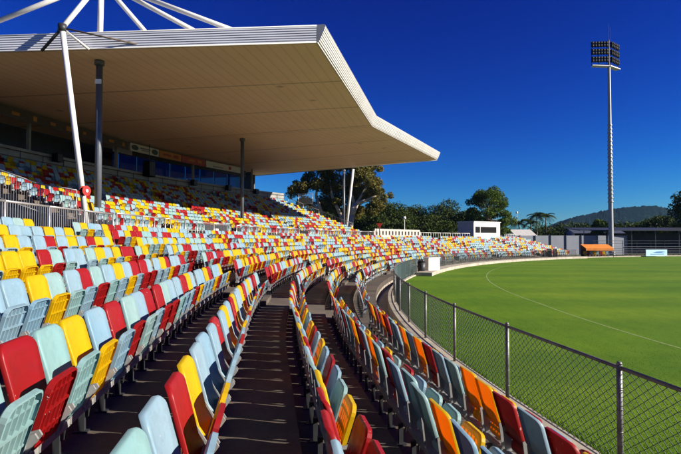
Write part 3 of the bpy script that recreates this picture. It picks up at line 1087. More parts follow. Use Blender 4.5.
# hose reel
hr = thing('hose_reel', (-11.68, 24.0, 4.4), 'red round hose reel fixed low on the leaning white strut', 'hose reel')
dirv = Vector((1, -.42, 0)).normalized()
c = Vector((-11.55, 23.92, 4.92))
mb = MB(); mb.tube(c - dirv * .10, c - dirv * .08, .23, n=24); mb.tube(c + dirv * .08, c + dirv * .10, .23, n=24); mb.tube(c - dirv * .08, c + dirv * .08, .12, n=20)
mb.build('drum', REDM, hr)
mb = MB(); mb.tube(c + dirv * .1, c + dirv * .13, .07, n=16); mb.build('hub', WHITEP, hr)
mb = MB()
for t in np.linspace(0, 2 * PI, 24, endpoint=False):
    u = dirv.cross(Vector((0, 0, 1)))
    q = lambda tt: c + (u * math.cos(tt) + Vector((0, 0, 1)) * math.sin(tt)) * .155
    mb.tube(q(t), q(t + 2 * PI / 24), .04, n=6)
mb.build('hose', BLACK, hr)

# ------------------------------------------------------------------ railings
def railing(pts, h, label, name='railing', sp=0.14, mat=None, group='steel railings along the walkway', infill=True, rb=.009):
    mat = mat or RAILM
    pts = [Vector(p) for p in pts]
    o = thing(name, tuple(pts[0]), label, 'railing', group)
    up = Vector((0, 0, h))
    mb = MB()
    for a, b in zip(pts[:-1], pts[1:]):
        mb.tube(a + up, b + up, .032, n=8)
    mb.build('top_rail', mat, o, True)
    mb = MB()
    for a, b in zip(pts[:-1], pts[1:]):
        mb.tube(a + Vector((0, 0, .12)), b + Vector((0, 0, .12)), .02, n=6)
    mb.build('bottom_rail', mat, o, True)
    for p in pts:
        mb = MB(); mb.tube(p, p + up, .03, n=8); mb.build('post', mat, o, True)
    if sp > .3:
        for a, b in zip(pts[:-1], pts[1:]):
            n = max(1, int((b - a).length / sp))
            for k in range(1, n):
                q = a.lerp(b, k / n)
                mb = MB(); mb.tube(q, q + up, .02, n=6); mb.build('post', mat, o, True)
    elif infill:
        mb = MB()
        for a, b in zip(pts[:-1], pts[1:]):
            L = (b - a).length
            n = max(1, int(L / sp))
            for k in range(1, n):
                q = a.lerp(b, k / n)
                mb.tube(q + Vector((0, 0, .12)), q + up, rb, n=4, caps=False)
        mb.build('balusters', mat, o)
    return o
RW = 83.40
def arc_pts(r, a, b, z, step=1.6):
    n = max(1, int(round((b - a) / step)))
    return [P(r, a + (b - a) * i / n, z) for i in range(n + 1)]
railing(arc_pts(RW, -8, 0.9, WALK_Z), 1.08, 'barred steel railing above the nearest rows, at the foot of the dark stair', sp=.11)
railing(arc_pts(RW, 1.1, 6.0, WALK_Z), 1.12, 'open steel railing in front of the red hose reel and leaning strut', sp=.5)
rl = [railing(arc_pts(RW, a, b, WALK_Z), 1.08, lab, sp=.13) for a, b, lab in (
    (7.1, 10.4, 'barred railing with a dark gate panel, right of the leaning strut'),
    (11.2, 14.2, 'short barred walkway railing between the dark gate panel and the second roof column'),
    (16.2, 21.0, 'barred walkway railing below the second roof column'),
    (22.2, 26.0, 'barred walkway railing above the middle of the bowl'),
    (27.0, 32.0, 'farthest barred walkway railing, just below the third roof column'))]
mb = MB(); mb.prism([P(RW + .05, 8.0, WALK_Z + .1), P(RW + .05, 10.2, WALK_Z + .1), P(RW + .05, 10.2, WALK_Z + 1.0), P(RW + .05, 8.0, WALK_Z + 1.0)], (-.03, 0, 0))
gate = thing('gate', P(RW + .05, 8.0, WALK_Z), 'dark mesh gate panel with a small white notice on the walkway railing', 'gate')
mb.build('panel', DARKM, gate)
mb = MB(); mb.prism([P(RW + .0, 8.9, WALK_Z + .62), P(RW + .0, 9.2, WALK_Z + .62), P(RW + .0, 9.2, WALK_Z + .8), P(RW + .0, 8.9, WALK_Z + .8)], (.01, 0, 0)); mb.build('notice', WHITEP, gate)
# sloping rails beside the stair at the near end of the upper tier
railing([(-19.8, 25.0, 3.95 + 1.25), (-17.0, 24.9, 3.95 + .95), (-14.05, 24.75, 3.95 - .05), (-12.3, 24.65, 3.6)], 1.42, 'sloping barred railing beside the dark stair under the near roof edge', sp=.13)
# guard at the open end of the upper tier
pts = [P(row_up(j)[0], 33.15, row_up(j)[1]) for j in (14, 11, 8, 5, 2)]
railing(pts, 1.1, 'sloping pale railing down the far open end of the upper tier', sp=.16)
railing([P(97, 33.6, 7.4), P(94.6, 33.6, 7.4)], 1.5, 'square framed railing panel at the top far corner of the upper tier', sp=.12)

# ------------------------------------------------------------------ far end of the bowl
# white balustrade with square openings
BEIGE = simple('pale_beige_paint', (0.42, 0.37, 0.32), 0.7, 0, 0.12, 1.5)
wb = thing('white_balustrade', P(84.6, 36.5, WALK_Z), 'long low white wall with square openings behind the far seats', 'wall')
a0, a1, nn = 32.9, 40.6, 14
da = (a1 - a0) / nn
for lo, hi, nm in ((WALK_Z, WALK_Z + .75, 'base_course'), (WALK_Z + 1.25, WALK_Z + 1.5, 'coping')):
    mb = sweep([(84.5, lo), (84.5, hi), (84.75, hi), (84.75, lo)], a0, a1, 0.55); mb.build(nm, BEIGE, wb)
for i in range(nn + 1):
    t = a0 + i * da
    mb = MB(); mb.box(P(84.62, t, WALK_Z + 1.0), (.45, .2, .496), Matrix.Rotation(face_rot(t), 3, 'Z')); mb.build('pier', BEIGE, wb)
mb = sweep([(85.2, WALK_Z), (85.2, WALK_Z + 1.2)], a0, a1, 1); mb.build('back_panel', BARKD, wb)
railing(arc_pts(84.6, 40.9, 49.4, WALK_Z), 1.15, 'pale railing along the back of the far seats, left of the commentary box', sp=.6, mat=WHITEP)
railing(arc_pts(84.6, 55.5, TH_END, WALK_Z), 1.1, 'pale railing at the far end of the seats, right of the commentary box', sp=.4, mat=WHITEP)

# commentary box
cb = thing('commentary_box', P(88, 52, 2.2), 'small white flat-roofed commentary box with a dark window strip behind the far seats', 'building')
BXO = Vector((21.4, 85.0, 0)); BXR = Matrix.Rotation(R(40.0), 3, 'Z')     # local x along the front, local -y towards the camera
def bx(x, y, z): return BXO + BXR @ Vector((x, y, 0)) + Vector((0, 0, z))
def bxbox(mb, x0, x1, y0, y1, z0, z1):
    mb.box(bx((x0 + x1) / 2, (y0 + y1) / 2, (z0 + z1) / 2), (x1 - x0, y1 - y0, z1 - z0), BXR)
mb = MB(); bxbox(mb, 0, 7.3, 0, .15, 0, 3.85); bxbox(mb, 0, 7.3, 0, .15, 4.85, 5.6); bxbox(mb, 0, .35, 0, .15, 3.85, 4.85); bxbox(mb, 6.3, 7.3, 0, .15, 3.85, 4.85)
mb.build('front_wall', WHITEP, cb)
mb = MB(); bxbox(mb, 0, .12, .153, 3.2, 0, 5.58); bxbox(mb, 7.18, 7.3, .153, 3.2, 0, 5.58); bxbox(mb, .12, 7.18, 3.08, 3.2, 0, 5.58); mb.build('side_wall', DIMGREY, cb)  # white like the front; the dim side's shade is put into this greyer colour
mb = MB(); bxbox(mb, -.12, 7.42, -.12, 3.3, 5.602, 5.72); mb.build('roof', STEELW, cb)
mb = MB(); bxbox(mb, .35, 6.3, .06, .09, 3.85, 4.85); mb.build('window', BLACK, cb)
mb = MB()
for x in (1.75,): bxbox(mb, x - .07, x + .07, .02, .055, 3.85, 4.85)
mb.build('window_mullion', DIMGREY, cb)

# box on the boundary kerb
def obox(name, label, cat, pos, th, s, mat, extra=None):
    o = thing(name, pos, label, cat)
    rot = Matrix.Rotation(face_rot(th), 3, 'Z')
    mb = MB(); mb.box((pos[0], pos[1], pos[2] + s[2] / 2), s, rot)
    mb.build('body', mat, o)
    return o, rot
pos = P(72.1, 20.1, 0.26)
sc_, rot = obox('scorers_box', 'white box standing on the kerb at the gap in the far fence', 'box', pos, 52, (1.3, .45, 0.98), WHITEP)
mb = MB(); mb.box(Vector((pos[0], pos[1], pos[2] + 1.0)), (1.4, .55, .05), rot); mb.build('lid', STEELW, sc_)
mb = MB()
for zz in (.35, .75): mb.box(Vector((pos[0], pos[1], pos[2] + zz)) + rot @ Vector((0, .232, 0)), (1.2, .012, .02), rot)
mb.build('joint', DIMGREY, sc_)
pos = P(72.7, 19.0, 0.09)
bn = thing('litter_bin', pos, 'dark round litter bin beside the white box at the fence gap', 'bin')
mb = MB(); mb.tube(pos, (pos[0], pos[1], .95), .28, .32, n=16); mb.build('bin_body', DARKM, bn, True)
mb = MB(); mb.tube((pos[0], pos[1], .952), (pos[0], pos[1], 1.03), .34, .2, n=16); mb.build('lid', BLACK, bn, True)
pos = P(84.0, 35.0, WALK_Z)
rs_ = thing('warning_sign', pos, 'small red upturned triangle sign above the near end of the white wall', 'sign')
pos = P(84.2, 33.3, WALK_Z)
mb = MB(); mb.tube(pos, (pos[0], pos[1], pos[2] + 1.6), .05, n=8); mb.build('pole', DARKM, rs_, True)
mb = MB(); mb.prism([(pos[0] - .36, pos[1] - .07, pos[2] + 2.15), (pos[0], pos[1] - .07, pos[2] + 1.5), (pos[0] + .36, pos[1] - .07, pos[2] + 2.15)], (0, .04, 0)); mb.build('plate', REDM, rs_)
rs_.location = pos
for ch in rs_.children: ch.matrix_parent_inverse = Matrix.Translation(-Vector(pos))
pos = P(73.9, 52.6, 0.2)
mc = thing('equipment_case', pos, 'dark red and black case at the foot of the far seats', 'case')
mb = MB(); mb.box((pos[0], pos[1], pos[2] + .6), (1.1, .6, 1.2), Matrix.Rotation(face_rot(20), 3, 'Z')); mb.build('body', DARKM, mc)
mb = MB(); mb.box((pos[0] + .8, pos[1], pos[2] + .6), (.6, .5, 1.2), Matrix.Rotation(face_rot(20), 3, 'Z')); mb.build('door', REDM, mc)

# team shelter with an orange canopy
dug = thing('team_shelter', (40.2, 83.5, 0), 'orange-roofed players shelter with coloured seats at the foot of the light tower', 'shelter')
DX0, DX1, DY = 38.2, 42.5, 83.4
mb = MB()
mb.prism([(DX0, DY - .9, 1.35), (DX1, DY - .9, 1.35), (DX1, DY + 1.0, 1.95), (DX0, DY + 1.0, 1.95)], (0, 0, .06))
mb.prism([(DX0, DY - .9, 1.05), (DX1, DY - .9, 1.05), (DX1, DY - .9, 1.348), (DX0, DY - .9, 1.348)], (0, .04, 0))
mb.build('canopy', ORANGE, dug)
mb = MB()
for x in (DX0 + .05, (DX0 + DX1) / 2, DX1 - .05):
    mb.tube((x, DY - .85, 0), (x, DY - .85, 1.34), .04, n=6); mb.tube((x, DY + .95, 0), (x, DY + .95, 1.9), .04, n=6)
mb.build('frame', DARKM, dug)
mb = MB(); mb.quad((DX0, DY + .9, 0), (DX1, DY + .9, 0), (DX1, DY + .9, 1.85), (DX0, DY + .9, 1.85)); mb.build('back_sheet', BARKD, dug)
for i, c in enumerate('YMBYTMYB'):
    mb = MB(); x = DX0 + .35 + i * .51
    mb.box((x, DY + .2, .42), (.42, .4, .05)); mb.box((x, DY + .42, .68), (.42, .05, .42)); mb.box((x, DY + .2, .2), (.08, .3, .4))
    mb.build('bench_seat', PLASTIC[c], dug)

# advertising board at the boundary
ADB = simple('pale_blue_board', (0.42, 0.66, 0.78), 0.5, 0, 0.05, 1)
ADD = simple('blue_ink', (0.03, 0.16, 0.42), 0.5, 0, 0.1, 1)
ad = thing('advertising_board', (52, 86.5, 0), 'pale blue advertising board on the far boundary, right of the light tower', 'advertising board')
mb = MB(); mb.prism([(49.3, 85.6, .1), (53.2, 86.4, .1), (53.2, 86.4, 1.12), (49.3, 85.6, 1.12)], (-.01, .08, 0)); mb.build('panel', ADB, ad)
mb = MB()
def adp(u, z): return (49.3 + 3.9 * u, 85.6 + .8 * u - .012, z)
mb.raw([adp(.28, .62), adp(.5, .82), adp(.95, .86), adp(.72, .72), adp(.95, .62), adp(.6, .55)], [(0, 1, 2, 3), (0, 3, 4, 5)])
mb.raw([adp(.2, .35), adp(.85, .35), adp(.85, .45), adp(.2, .45)], [(0, 1, 2, 3)])
mb.build('printed_mark', ADD, ad)
mb = MB()
for u in (.05, .5, .95):
    p = adp(u, 0); mb.tube((p[0], p[1] + .12, 0), (p[0], p[1] + .12, 1.0), .04, n=6)
mb.build('support', DARKM, ad)

# bleachers on the far side
for bi, (x0, x1, y0, lab) in enumerate(((43.4, 60, 88.5, 'low open bleacher of pale planks behind the light tower'), (60.5, 80, 90.5, 'low open bleacher of pale planks at the right edge of the field'))):
    bl = thing('bleacher', (x0, y0, 0), lab, 'bleacher', 'open bleachers on the far side')
    for k in range(4):
        mb = MB(); mb.box(((x0 + x1) / 2, y0 + .75 * k, .48 + .36 * k), (x1 - x0, .28, .06)); mb.build('bench_plank', RAILM, bl)
        mb = MB(); mb.box(((x0 + x1) / 2, y0 + .35 + .75 * k, .15 + .36 * k), (x1 - x0, .35, .05)); mb.build('foot_plank', BARKD, bl)
    for x in np.arange(x0 + .3, x1, 2.4):
        mb = MB(); mb.tube((x, y0 - .1, 0), (x, y0 + 2.6, 1.55), .04, n=6); mb.tube((x, y0 + 2.6, 0), (x, y0 + 2.6, 2.6), .04, n=6); mb.build('support', DARKM, bl)
    mb = MB(); mb.tube((x0, y0 + 2.6, 2.55), (x1, y0 + 2.6, 2.55), .04, n=6); mb.tube((x0, y0 + 2.6, 2.1), (x1, y0 + 2.6, 2.1), .03, n=6); mb.build('back_rail', STEELG, bl)

# long dark shed and grey corrugated fence behind
SHEDM = simple('dark_shed_wall', (0.035, 0.038, 0.042), 0.7, 0, 0.4, 0.5)
sh = thing('low_shed', (70, 101, 0), 'long dark open-fronted shed with thin posts behind the light tower', 'shed')
mb = MB(); mb.prism([(46, 104, 0), (110, 104, 0), (110, 104, 4.0), (46, 104, 4.0)], (0, .2, 0)); mb.build('back_wall', SHEDM, sh)
mb = MB(); mb.prism([(44, 97.5, 4.4), (111, 97.5, 4.4), (111, 105, 5.0), (44, 105, 5.0)], (0, 0, .14)); mb.build('roof', DARKM, sh)
for x in np.arange(45, 110, 4.4):
    mb = MB(); mb.tube((x, 98, 0), (x, 98, 4.45), .07, n=6); mb.build('post', STEELG, sh)
GREYF = corrugated('grey_corrugated', (0.22, 0.24, 0.29), 1.6, 0.6, 0.0, 'X', 0.02)
gf = thing('corrugated_fence', (42, 101, 0), 'grey corrugated metal fence between the far seats and the light tower', 'fence')
for i in range(9):
    x0 = 27.0 + i * 2.9
    faces = [[(x0, 96.5 + .2 * i, 0), (x0 + 2.86, 96.7 + .2 * i, 0), (x0 + 2.86, 96.7 + .2 * i, 3.5), (x0, 96.5 + .2 * i, 3.5)]]
    uv_mesh_obj('sheet_panel', faces, [[(0, 0), (2.86 * 3, 0), (2.86 * 3, 3), (0, 3)]], GREYF, gf)
    mb = MB(); mb.box((x0 + 2.88, 96.62 + .2 * i, 1.8), (.1, .1, 3.6)); mb.build('post', STEELG, gf)
# houses
def house(x, y, w, d, h, rh, wall, roofm, label, rot=0):
    o = thing('house', (x, y, 0), label, 'house')
    Rm = Matrix.Rotation(rot, 3, 'Z')
    q = lambda a, b, c: Vector((x, y, 0)) + Rm @ Vector((a, b, 0)) + Vector((0, 0, c))
    mb = MB(); mb.box(q(0, 0, h / 2), (w, d, h), Rm)
    mb.raw([q(-w / 2, -d / 2, h), q(-w / 2, d / 2, h), q(-w / 2, 0, h + rh)], [(0, 1, 2)]); mb.raw([q(w / 2, -d / 2, h), q(w / 2, d / 2, h), q(w / 2, 0, h + rh)], [(0, 1, 2)])
    mb.build('wall', wall, o)
    mb = MB()
    for sg in (-1, 1):
        mb.prism([q(-w / 2 - .4, sg * (d / 2 + .5), h - .12), q(w / 2 + .4, sg * (d / 2 + .5), h - .12), q(w / 2 + .4, 0, h + rh), q(-w / 2 - .4, 0, h + rh)], (0, 0, .15))
    mb.build('roof', roofm, o)
    for k in (-1, 1):
        mb = MB(); mb.box(q(k * w / 4, -d / 2 - .03, h * .55), (1.4, .05, 1.1), Rm); mb.build('window', DARKM, o)
    return o
house(42.3, 125, 4.6, 6, 3.4, 1.6, WHITEP, simple('pale_roofing', (0.45, 0.43, 0.42), .6), 'white house with a white pitched roof, right of the commentary box, beyond the fence', .2)
house(61, 128, 11, 7, 4.2, 1.0, simple('pale_violet_wall', (.32, .32, .40), .7), STEELG, 'low grey building behind the corrugated fence, left of the light tower', -.05)

# ------------------------------------------------------------------ floodlight tower
TX, TY = 49.5, 97.0
tw = thing('floodlight_tower', (TX, TY, 0), 'tall pale floodlight tower with a dark lamp head above the far boundary', 'floodlight tower')
HT = 34.6
mb = MB()
npz = 18
for k in range(npz):
    z0, z1 = HT * k / npz, HT * (k + 1) / npz
    r = lambda z: 0.46 - 0.20 * z / HT
    mb.tube((TX, TY, z0), (TX, TY, z1), r(z0), r(z1), n=18, caps=False)
mb.build('pole', simple('galvanised_pole', (0.26, 0.27, 0.28), .5, .2, .15, 1), tw, True)
for k in range(20):
    z = 9.6 + k * 0.74
    mb = MB()
    rr = 0.46 - 0.20 * z / HT
    mb.tube((TX, TY, z), (TX, TY, z + .22), rr + .10, n=18)
    mb.build('climbing_ring', RAILM, tw, True)
mb = MB(); mb.tube((TX, TY, 0), (TX, TY, .5), .8, .7, n=18); mb.build('base_plate', STEELG, tw)
mb = MB(); mb.tube((TX, TY, HT), (TX, TY, 39.6), .16, n=10); mb.tube((TX + .3, TY, 39.6), (TX + .3, TY, 42.0), .035, n=6); mb.build('head_post', DARKM, tw)
mb = MB(); mb.tube((TX, TY, 39.5), (TX, TY, 42.6), .03, .015, n=6); mb.build('lightning_rod', STEELG, tw)
# two wings in a V
LAMPG = simple('lamp_glass', (0.010, 0.010, 0.012), 0.6, 0, 0.2, 2, spec=0.1)
for wing, (dv, n) in enumerate(((Vector((-3.0, 0.25, 0)), 6), (Vector((2.5, 2.0, 0)), 5))):
    o0 = Vector((TX + (.15 if wing else -.15), TY, 0))
    dn = dv.normalized()
    fw = Vector((dn.y, -dn.x, 0))
    if fw.y > 0: fw = -fw
    mb = MB()
    for rw in range(6):
        z = 35.4 + rw * 0.72
        tilt = -0.10 if wing else 0.0
        mb.tube(o0 + Vector((0, 0, z - .3)), o0 + dv + Vector((0, 0, z - .3)), .05, n=6)
    for u in (0.1, .55, .98):
        mb.tube(o0 + dv * u + Vector((0, 0, 34.9)), o0 + dv * u + Vector((0, 0, 39.5)), .05, n=6)
    mb.build('lamp_frame', DARKM, tw)
    for rw in range(6):
        for i in range(n):
            z = 35.55 + rw * 0.70 + (0.18 if rw % 2 == 0 else 0)
            c = o0 + dv * ((i + .65) / n) + fw * .25 + Vector((0, 0, z))
            f = (fw + Vector((0, 0, -.45))).normalized()
            mb = MB()
            mb.tube(c - f * .24, c + f * .12, .20, .31, n=10)
            mb.tube(c + f * .121, c + f * .13, .29, n=10, mi=1)
            mb.build('lamp', [BLACK, LAMPG], tw, True)
mb = MB()
mb.prism([(TX - 3.4, TY - .9, 34.62), (TX - .1, TY - .5, 34.62), (TX - .1, TY + .6, 34.62), (TX - 3.2, TY + .2, 34.62)], (0, 0, .14))
mb.prism([(TX + .1, TY - .5, 34.62), (TX + 2.9, TY + 1.4, 34.62), (TX + 2.5, TY + 2.4, 34.62), (TX + .1, TY + .6, 34.62)], (0, 0, .16))
mb.build('platform', STEELW, tw)

# small street lamp near the palms
def lamp_pole(x, y, h, label):
    o = thing('street_lamp', (x, y, 0), label, 'street lamp')
    mb = MB(); mb.tube((x, y, 0), (x, y, h), .1, .06, n=8); mb.build('pole', STEELW, o, True)
    mb = MB(); mb.tube((x, y, h - .1), (x, y, h + .35), .28, .22, n=10); mb.build('lamp_shade', WHITEP, o, True)
lamp_pole(43.3, 130, 9.3, 'slim white street lamp beside the tall green tree')
lamp_pole(11.6, 96, 6.6, 'slim lamp pole in front of the dark trees')

# ------------------------------------------------------------------ trees
def leaf_cloud(centres, radii, n, size, rng, flat=0.75):
    """n leaf clusters scattered over clumps; returns quads"""
    centres = np.array(centres); radii = np.array(radii)
    w = radii ** 2; w = w / w.sum()
    idx = rng.choice(len(centres), n, p=w)
    d = rng.normal(size=(n, 3)); d /= np.linalg.norm(d, axis=1)[:, None]
    rad = radii[idx] * np.clip(rng.beta(3.2, 1.25, n) + rng.normal(0, .07, n), 0, 1.25)
    p = centres[idx] + d * rad[:, None] * np.array([1, 1, flat])
    a = rng.normal(size=(n, 3)); a /= np.linalg.norm(a, axis=1)[:, None]
    b = np.cross(a, rng.normal(size=(n, 3))); b /= np.linalg.norm(b, axis=1)[:, None]
    s = size * rng.uniform(.55, 1.35, n)[:, None]
    l = a * s; w_ = b * s * .55
    V = np.stack([p - l, p + w_, p + l, p - w_], 1).reshape(-1, 3)
    F = np.arange(n * 4).reshape(-1, 4)
    return V, F

def tree(name, x, y, h, w, trunk_h, label, leafm, barkm, nclump, nleaf, lsize, seed, group=None, clump_r=None, trunk_r=None, lean=0.0, zmin=0.3):
    rng = np.random.default_rng(seed)
    o = thing(name, (x, y, 0), label, 'tree', group)
    tr = trunk_r or h * .022
    mb = MB()
    tip = Vector((x + lean, y, trunk_h))
    mid = Vector((x + lean * .3 + rng.normal(0, .15), y + rng.normal(0, .15), trunk_h * .5))
    mb.path([Vector((x, y, -.1)), mid, tip], [tr * 1.25, tr, tr * .8], 9)
    cents, rads = [], []
    cr = clump_r or w * .2
    for k in range(nclump):
        t = 2 * PI * (k * .618 + rng.uniform(0, .12))
        u = (k + .5) / nclump
        zz = h * (zmin + (1 - zmin) * u) - cr * .5
        prof = math.sin(PI * min(1, .18 + .74 * u)) ** .7
        rr = (w / 2 - cr * .6) * prof * math.sqrt(rng.uniform(.15, 1))
        c = Vector((x + lean + math.cos(t) * rr, y + math.sin(t) * rr, zz + rng.normal(0, h * .03)))
        cents.append(tuple(c)); rads.append(cr * rng.uniform(.65, 1.25))
        if k % 2 == 0:
            st = tip.lerp(mid, rng.uniform(0, .45))
            m_ = st.lerp(c, .5) + Vector((0, 0, -h * .02))
            mb.path([st, m_, c], [tr * .5, tr * .33, tr * .12], 6)
    mb.build('trunk', barkm, o, True)
    V, F = leaf_cloud(cents, rads, nleaf, lsize, rng)
    co = bpy.data.objects.new('crown', quadmesh('crown', V, F, [leafm]))
    COL.objects.link(co); co.parent = o; co.matrix_parent_inverse = Matrix.Translation(-Vector(o.location))
    return o

# the gum tree behind the roof: limbs and clumps placed by hand
def gum():
    rng = np.random.default_rng(5)
    gx, gy = 1.8, 100.0
    o = thing('gum_tree', (gx, gy, 0), 'big gum tree with pale forked limbs rising beyond the roof end', 'tree')
    S = 100.0 / 530
    W = lambda px, py, dy=0.0: Vector(((px - 340.5) * S * (100 + dy) / 100, gy + dy, EYE + (240 - py) * S * (100 + dy) / 100))
    limbs = [
        ([W(348, 262), W(349, 232), W(352, 215), W(357, 203), W(366, 200, -1), W(376, 196, -2)], [.75, .65, .5, .40, .25, .1]),
        ([W(352, 215), W(354, 203), W(350, 190, 1), W(356, 176, 1)], [.45, .36, .26, .1]),
        ([W(349, 232), W(340, 214, 2), W(332, 196, 2), W(330, 180, 2)], [.45, .36, .26, .1]),
        ([W(322, 258, 3), W(322, 232, 3), W(321, 212, 3), W(316, 196, 3), W(318, 180, 3)], [.5, .45, .38, .28, .1]),
        ([W(321, 212, 3), W(308, 200, 3), W(298, 194, 3)], [.3, .2, .08]),
        ([W(357, 203), W(366, 188, 0), W(372, 176, 0)], [.28, .2, .08]),
    ]
    mb = MB()
    for p, r in limbs: mb.path(p, r, 9)
    mb.build('trunk', BARK, o, True)
    cents, rads = [], []
    for px, py, dy, r in ((372, 181, 0, 2.6), (380, 190, -2, 2.0), (377, 201, -2, 1.9), (366, 176, 1, 2.8), (358, 170, 2, 3.0), (349, 178, 2, 2.8), (342, 168, 3, 3.0), (335, 180, 4, 2.6),
                          (328, 172, 3, 2.8), (318, 182, 3, 2.5), (309, 187, 3, 2.2), (300, 192, 3, 1.9), (293, 194, 3, 1.5), (304, 201, 3, 1.7), (314, 205, 4, 2.0), (326, 196, 4, 2.3),
                          (338, 200, 4, 2.2), (330, 212, 5, 2.2), (342, 214, 5, 2.2), (364, 191, 3, 2.4), (371, 208, -1, 1.6), (352, 193, 5, 2.4), (362, 212, 3, 1.7), (308, 214, 5, 1.9), (319, 222, 5, 2.2), (338, 226, 5, 2.2), (386, 196, -1, 1.2), (296, 184, 2, 1.2), (306, 176, 3, 1.9), (345, 160, 3, 3), (330, 160, 3, 3), (362, 162, 2, 2.8), (376, 170, 1, 1.8), (346, 204, 6, 2.4), (354, 212, 6, 2.2), (366, 199, 5, 2.0), (334, 188, 6, 2.6), (322, 206, 6, 2.2), (350, 186, 6, 2.8), (372, 196, 4, 2.0)):
        c = W(px, py, dy)
        for q in range(3):
            cents.append((c.x + rng.normal(0, r * .35), c.y + rng.normal(0, r * .6), c.z + rng.normal(0, r * .3))); rads.append(r * rng.uniform(.45, .8))
    V, F = leaf_cloud(cents, rads, 70000, .19, rng, .8)
    co = bpy.data.objects.new('crown', quadmesh('crown', V, F, [LEAF_GUM])); COL.objects.link(co)
    co.parent = o; co.matrix_parent_inverse = Matrix.Translation(-Vector(o.location))
gum()

def at(px, Y): return (px - 340.5) / 530 * Y
def top(py, Y): return EYE + (240 - py) / 530 * Y
TREEG = 'dark trees massed behind the far seats'
for i, (px, py, Y, wpx, lab) in enumerate((
    (392, 208, 128, 44, 'dark spreading tree beside the right flank of the gum tree'),
    (372, 214, 122, 34, 'dark low tree in front of the pale gum limbs'),
    (412, 207, 140, 30, 'dark round-topped tree with a small raised crown, above the white wall'),
    (428, 213, 132, 32, 'dark tree in the dip between two taller dark crowns'),
    (444, 206, 138, 40, 'dark dense tree standing left behind the commentary box'),
    (466, 210, 134, 34, 'dark tree directly behind the commentary box'),
    (402, 220, 112, 40, 'low dark tree rising just over the white wall with openings'),
    (440, 222, 114, 44, 'low dark tree over the railing left of the commentary box'),
    (380, 203, 134, 40, 'dark tree filling the gap right of the pale gum trunk'),
    (352, 206, 130, 44, 'dark tree close behind the pale gum trunk'),
    (300, 212, 120, 40, 'dark tree under the near roof corner, left of the gum trunk'),
    (330, 210, 124, 44, 'dark tree behind the gum tree trunks'))):
    h = top(py, Y)
    tree('dark_tree', at(px, Y), Y, h, wpx / 530 * Y * 1.4, h * .35, lab, LEAF_DARK, BARKD, 30, 24000, .22, 40 + i, TREEG, zmin=.12)
Y = 118
tree('green_tree', at(489, Y), Y, top(189, Y), 58 / 530 * Y, top(215, Y), 'tall mid-green airy tree rising behind the commentary box', LEAF_MID, BARK, 90, 30000, .18, 71, clump_r=1.15, zmin=.15)
# far low trees, right
for i, (px, py, Y, wpx, m, lab) in enumerate((
    (512, 229, 140, 40, LEAF_DARK, 'low dark trees edge beside the white house roof'),
    (545, 226, 150, 44, LEAF_DARK, 'low dark tree under the palms'),
    (572, 224, 150, 40, LEAF_DARK, 'low rounded tree left of the light green tree'),
    (600, 218, 118, 20, LEAF_MID, 'small light green tree just left of the tower foot'),
    (588, 226, 146, 34, LEAF_DARK, 'low dark tree between the round tree and the small green tree'),
    (628, 222, 140, 44, LEAF_DARK, 'low dark tree behind the shed, right of the tower pole'),
    (650, 221, 136, 40, LEAF_MID, 'olive green tree behind the shed, below the hill'),
    (664, 214, 130, 34, LEAF_DARK, 'dark tree stepping up beside the tree at the right edge'),
    (698, 190, 112, 46, LEAF_DARK, 'tall dark tree cut off by the right edge'),
    (558, 232, 130, 30, LEAF_DARK, 'low hedge-like tree above the corrugated fence'))):
    h = top(py, Y)
    tree('distant_tree', at(px, Y), Y, h, wpx / 530 * Y * 1.4, h * .4, lab, m, BARKD, 16, 9000, .30, 90 + i, 'trees beyond the far boundary', zmin=.12)

# palms
def palm(px, py, Y, lab, seed):
    rng = np.random.default_rng(seed)
    x, h = at(px, Y), top(py, Y)
    o = thing('palm_tree', (x, Y, 0), lab, 'palm', 'palms beyond the corrugated fence')
    mb = MB(); mb.path([(x, Y, 0), (x + .3, Y, h * .5), (x + .2, Y, h - .6)], [.22, .16, .13], 8); mb.build('trunk', BARKD, o, True)
    Vs, Fs = [], []
    for k in range(18):
        t = 2 * PI * k / 18 + rng.uniform(-.15, .15)
        el = rng.uniform(-.1, 1.3)
        L = rng.uniform(2.2, 3.1)
        pts = []
        for s in np.linspace(0, 1, 9):
            pts.append(Vector((x + .2 + math.cos(t) * L * s * math.cos(el * (1 - .5 * s)), Y + math.sin(t) * L * s * math.cos(el * (1 - .5 * s)), h - .6 + L * (s * math.sin(el) - 1.05 * s * s * .62))))
        for a, b in zip(pts[:-1], pts[1:]):
            d = (b - a).normalized(); side = d.cross(Vector((0, 0, 1)))
            side = side.normalized() if side.length > 1e-3 else Vector((1, 0, 0))
            for sg in (-1, 1):
                for f in (0, .5):
                    q = a.lerp(b, f); e = q + side * sg * .62 + Vector((0, 0, -.34)) + d * .25
                    i0 = len(Vs)
                    Vs += [tuple(q), tuple(q + d * .14), tuple(e + d * .05), tuple(e)]
                    Fs.append((i0, i0 + 1, i0 + 2, i0 + 3))
    co = bpy.data.objects.new('crown', quadmesh('crown', np.array(Vs), np.array(Fs), [LEAF_PALM])); COL.objects.link(co)
    co.parent = o; co.matrix_parent_inverse = Matrix.Translation(-Vector(o.location))
palm(518, 221, 132, 'palm nearest the tall green tree, lowest crown', 1)
palm(530, 220, 130, 'palm with the middle dark crown of the palm group', 2)
palm(536, 213, 138, 'tallest palm of the group, thin trunk above the fence', 3)
palm(545, 214, 140, 'palm on the side of the group nearest the light tower', 4)

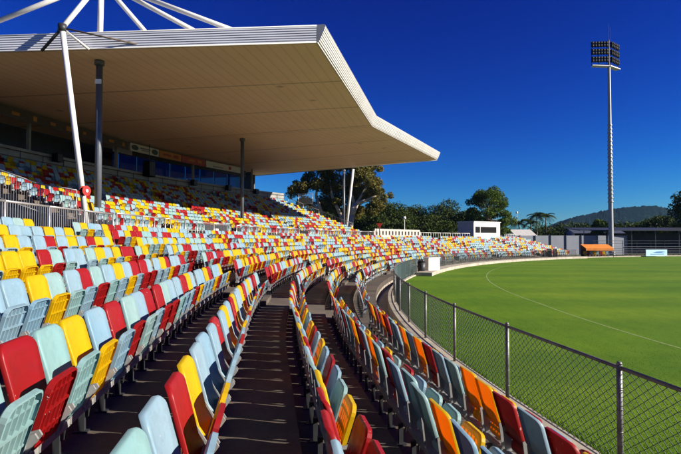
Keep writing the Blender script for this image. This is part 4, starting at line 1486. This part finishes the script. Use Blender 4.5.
# ------------------------------------------------------------------ hills
def hill_mat():
    m, nt, b, out = new_mat('forested_hill')
    n = noise(nt, 0.035, 7, 0.75, 'Position')
    r = ramp(nt, n.outputs['Fac'], [(0.32, (0.005, 0.014, 0.014)), (0.5, (0.010, 0.022, 0.020)), (0.7, (0.018, 0.033, 0.024))])
    nt.links.new(r.outputs[0], b.inputs['Base Color'])
    b.inputs['Roughness'].default_value = 1
    b.inputs['Specular IOR Level'].default_value = 0
    bump(nt, b, n.outputs['Fac'], 12, 1.0)
    return m
YH = 1400
keys = [(430, 236), (520, 232), (550, 225), (556, 222), (566, 219), (575, 216), (585, 214), (600, 211), (612, 208), (628, 206.5), (645, 205), (655, 205), (668, 207.5), (690, 213), (740, 222), (820, 232)]
nx, ny = 240, 26
V = []
rngh = np.random.default_rng(3)
kx = [k[0] for k in keys]; ky = [k[1] for k in keys]
ph = rngh.uniform(0, 6.28, 24); fr = rngh.uniform(.15, 2.2, 24)
for j in range(ny):
    v = j / (ny - 1) * 2 - 1
    for i in range(nx):
        px = 430 + 390 * i / (nx - 1)
        H = (240 - np.interp(px, kx, ky)) / 530 * YH
        prof = max(0, 1 - abs(v) ** 1.6)
        bumpv = sum(math.sin(px * fr[k] + v * 9 * fr[-k] + ph[k]) for k in range(24)) * .35
        V.append((at(px, YH + v * 260), YH + v * 260, H * prof + EYE * prof + bumpv * prof * 1.1 - 2))
F = [(j * nx + i, j * nx + i + 1, (j + 1) * nx + i + 1, (j + 1) * nx + i) for j in range(ny - 1) for i in range(nx - 1)]
o = bpy.data.objects.new('hill', quadmesh('hill', np.array(V), np.array(F), [hill_mat()], None, [True] * len(F))); COL.objects.link(o)
tag(o, kind='structure')

# ------------------------------------------------------------------ air
HAZE_DENSITY = 0.00005
mb = MB(); mb.box((250, 800, 74), (2600, 2000, 152))
hm = bpy.data.materials.new('air_haze'); hm.use_nodes = True
hn = hm.node_tree; hn.nodes.clear()
hv = hn.nodes.new('ShaderNodeVolumePrincipled'); ho = hn.nodes.new('ShaderNodeOutputMaterial')
hv.inputs['Color'].default_value = (0.30, 0.55, 1.0, 1); hv.inputs['Density'].default_value = HAZE_DENSITY
hn.links.new(hv.outputs[0], ho.inputs['Volume'])
tag(mb.build('haze', hm), kind='stuff')

for o in bpy.data.objects:
    if '_w' in o: del o['_w']
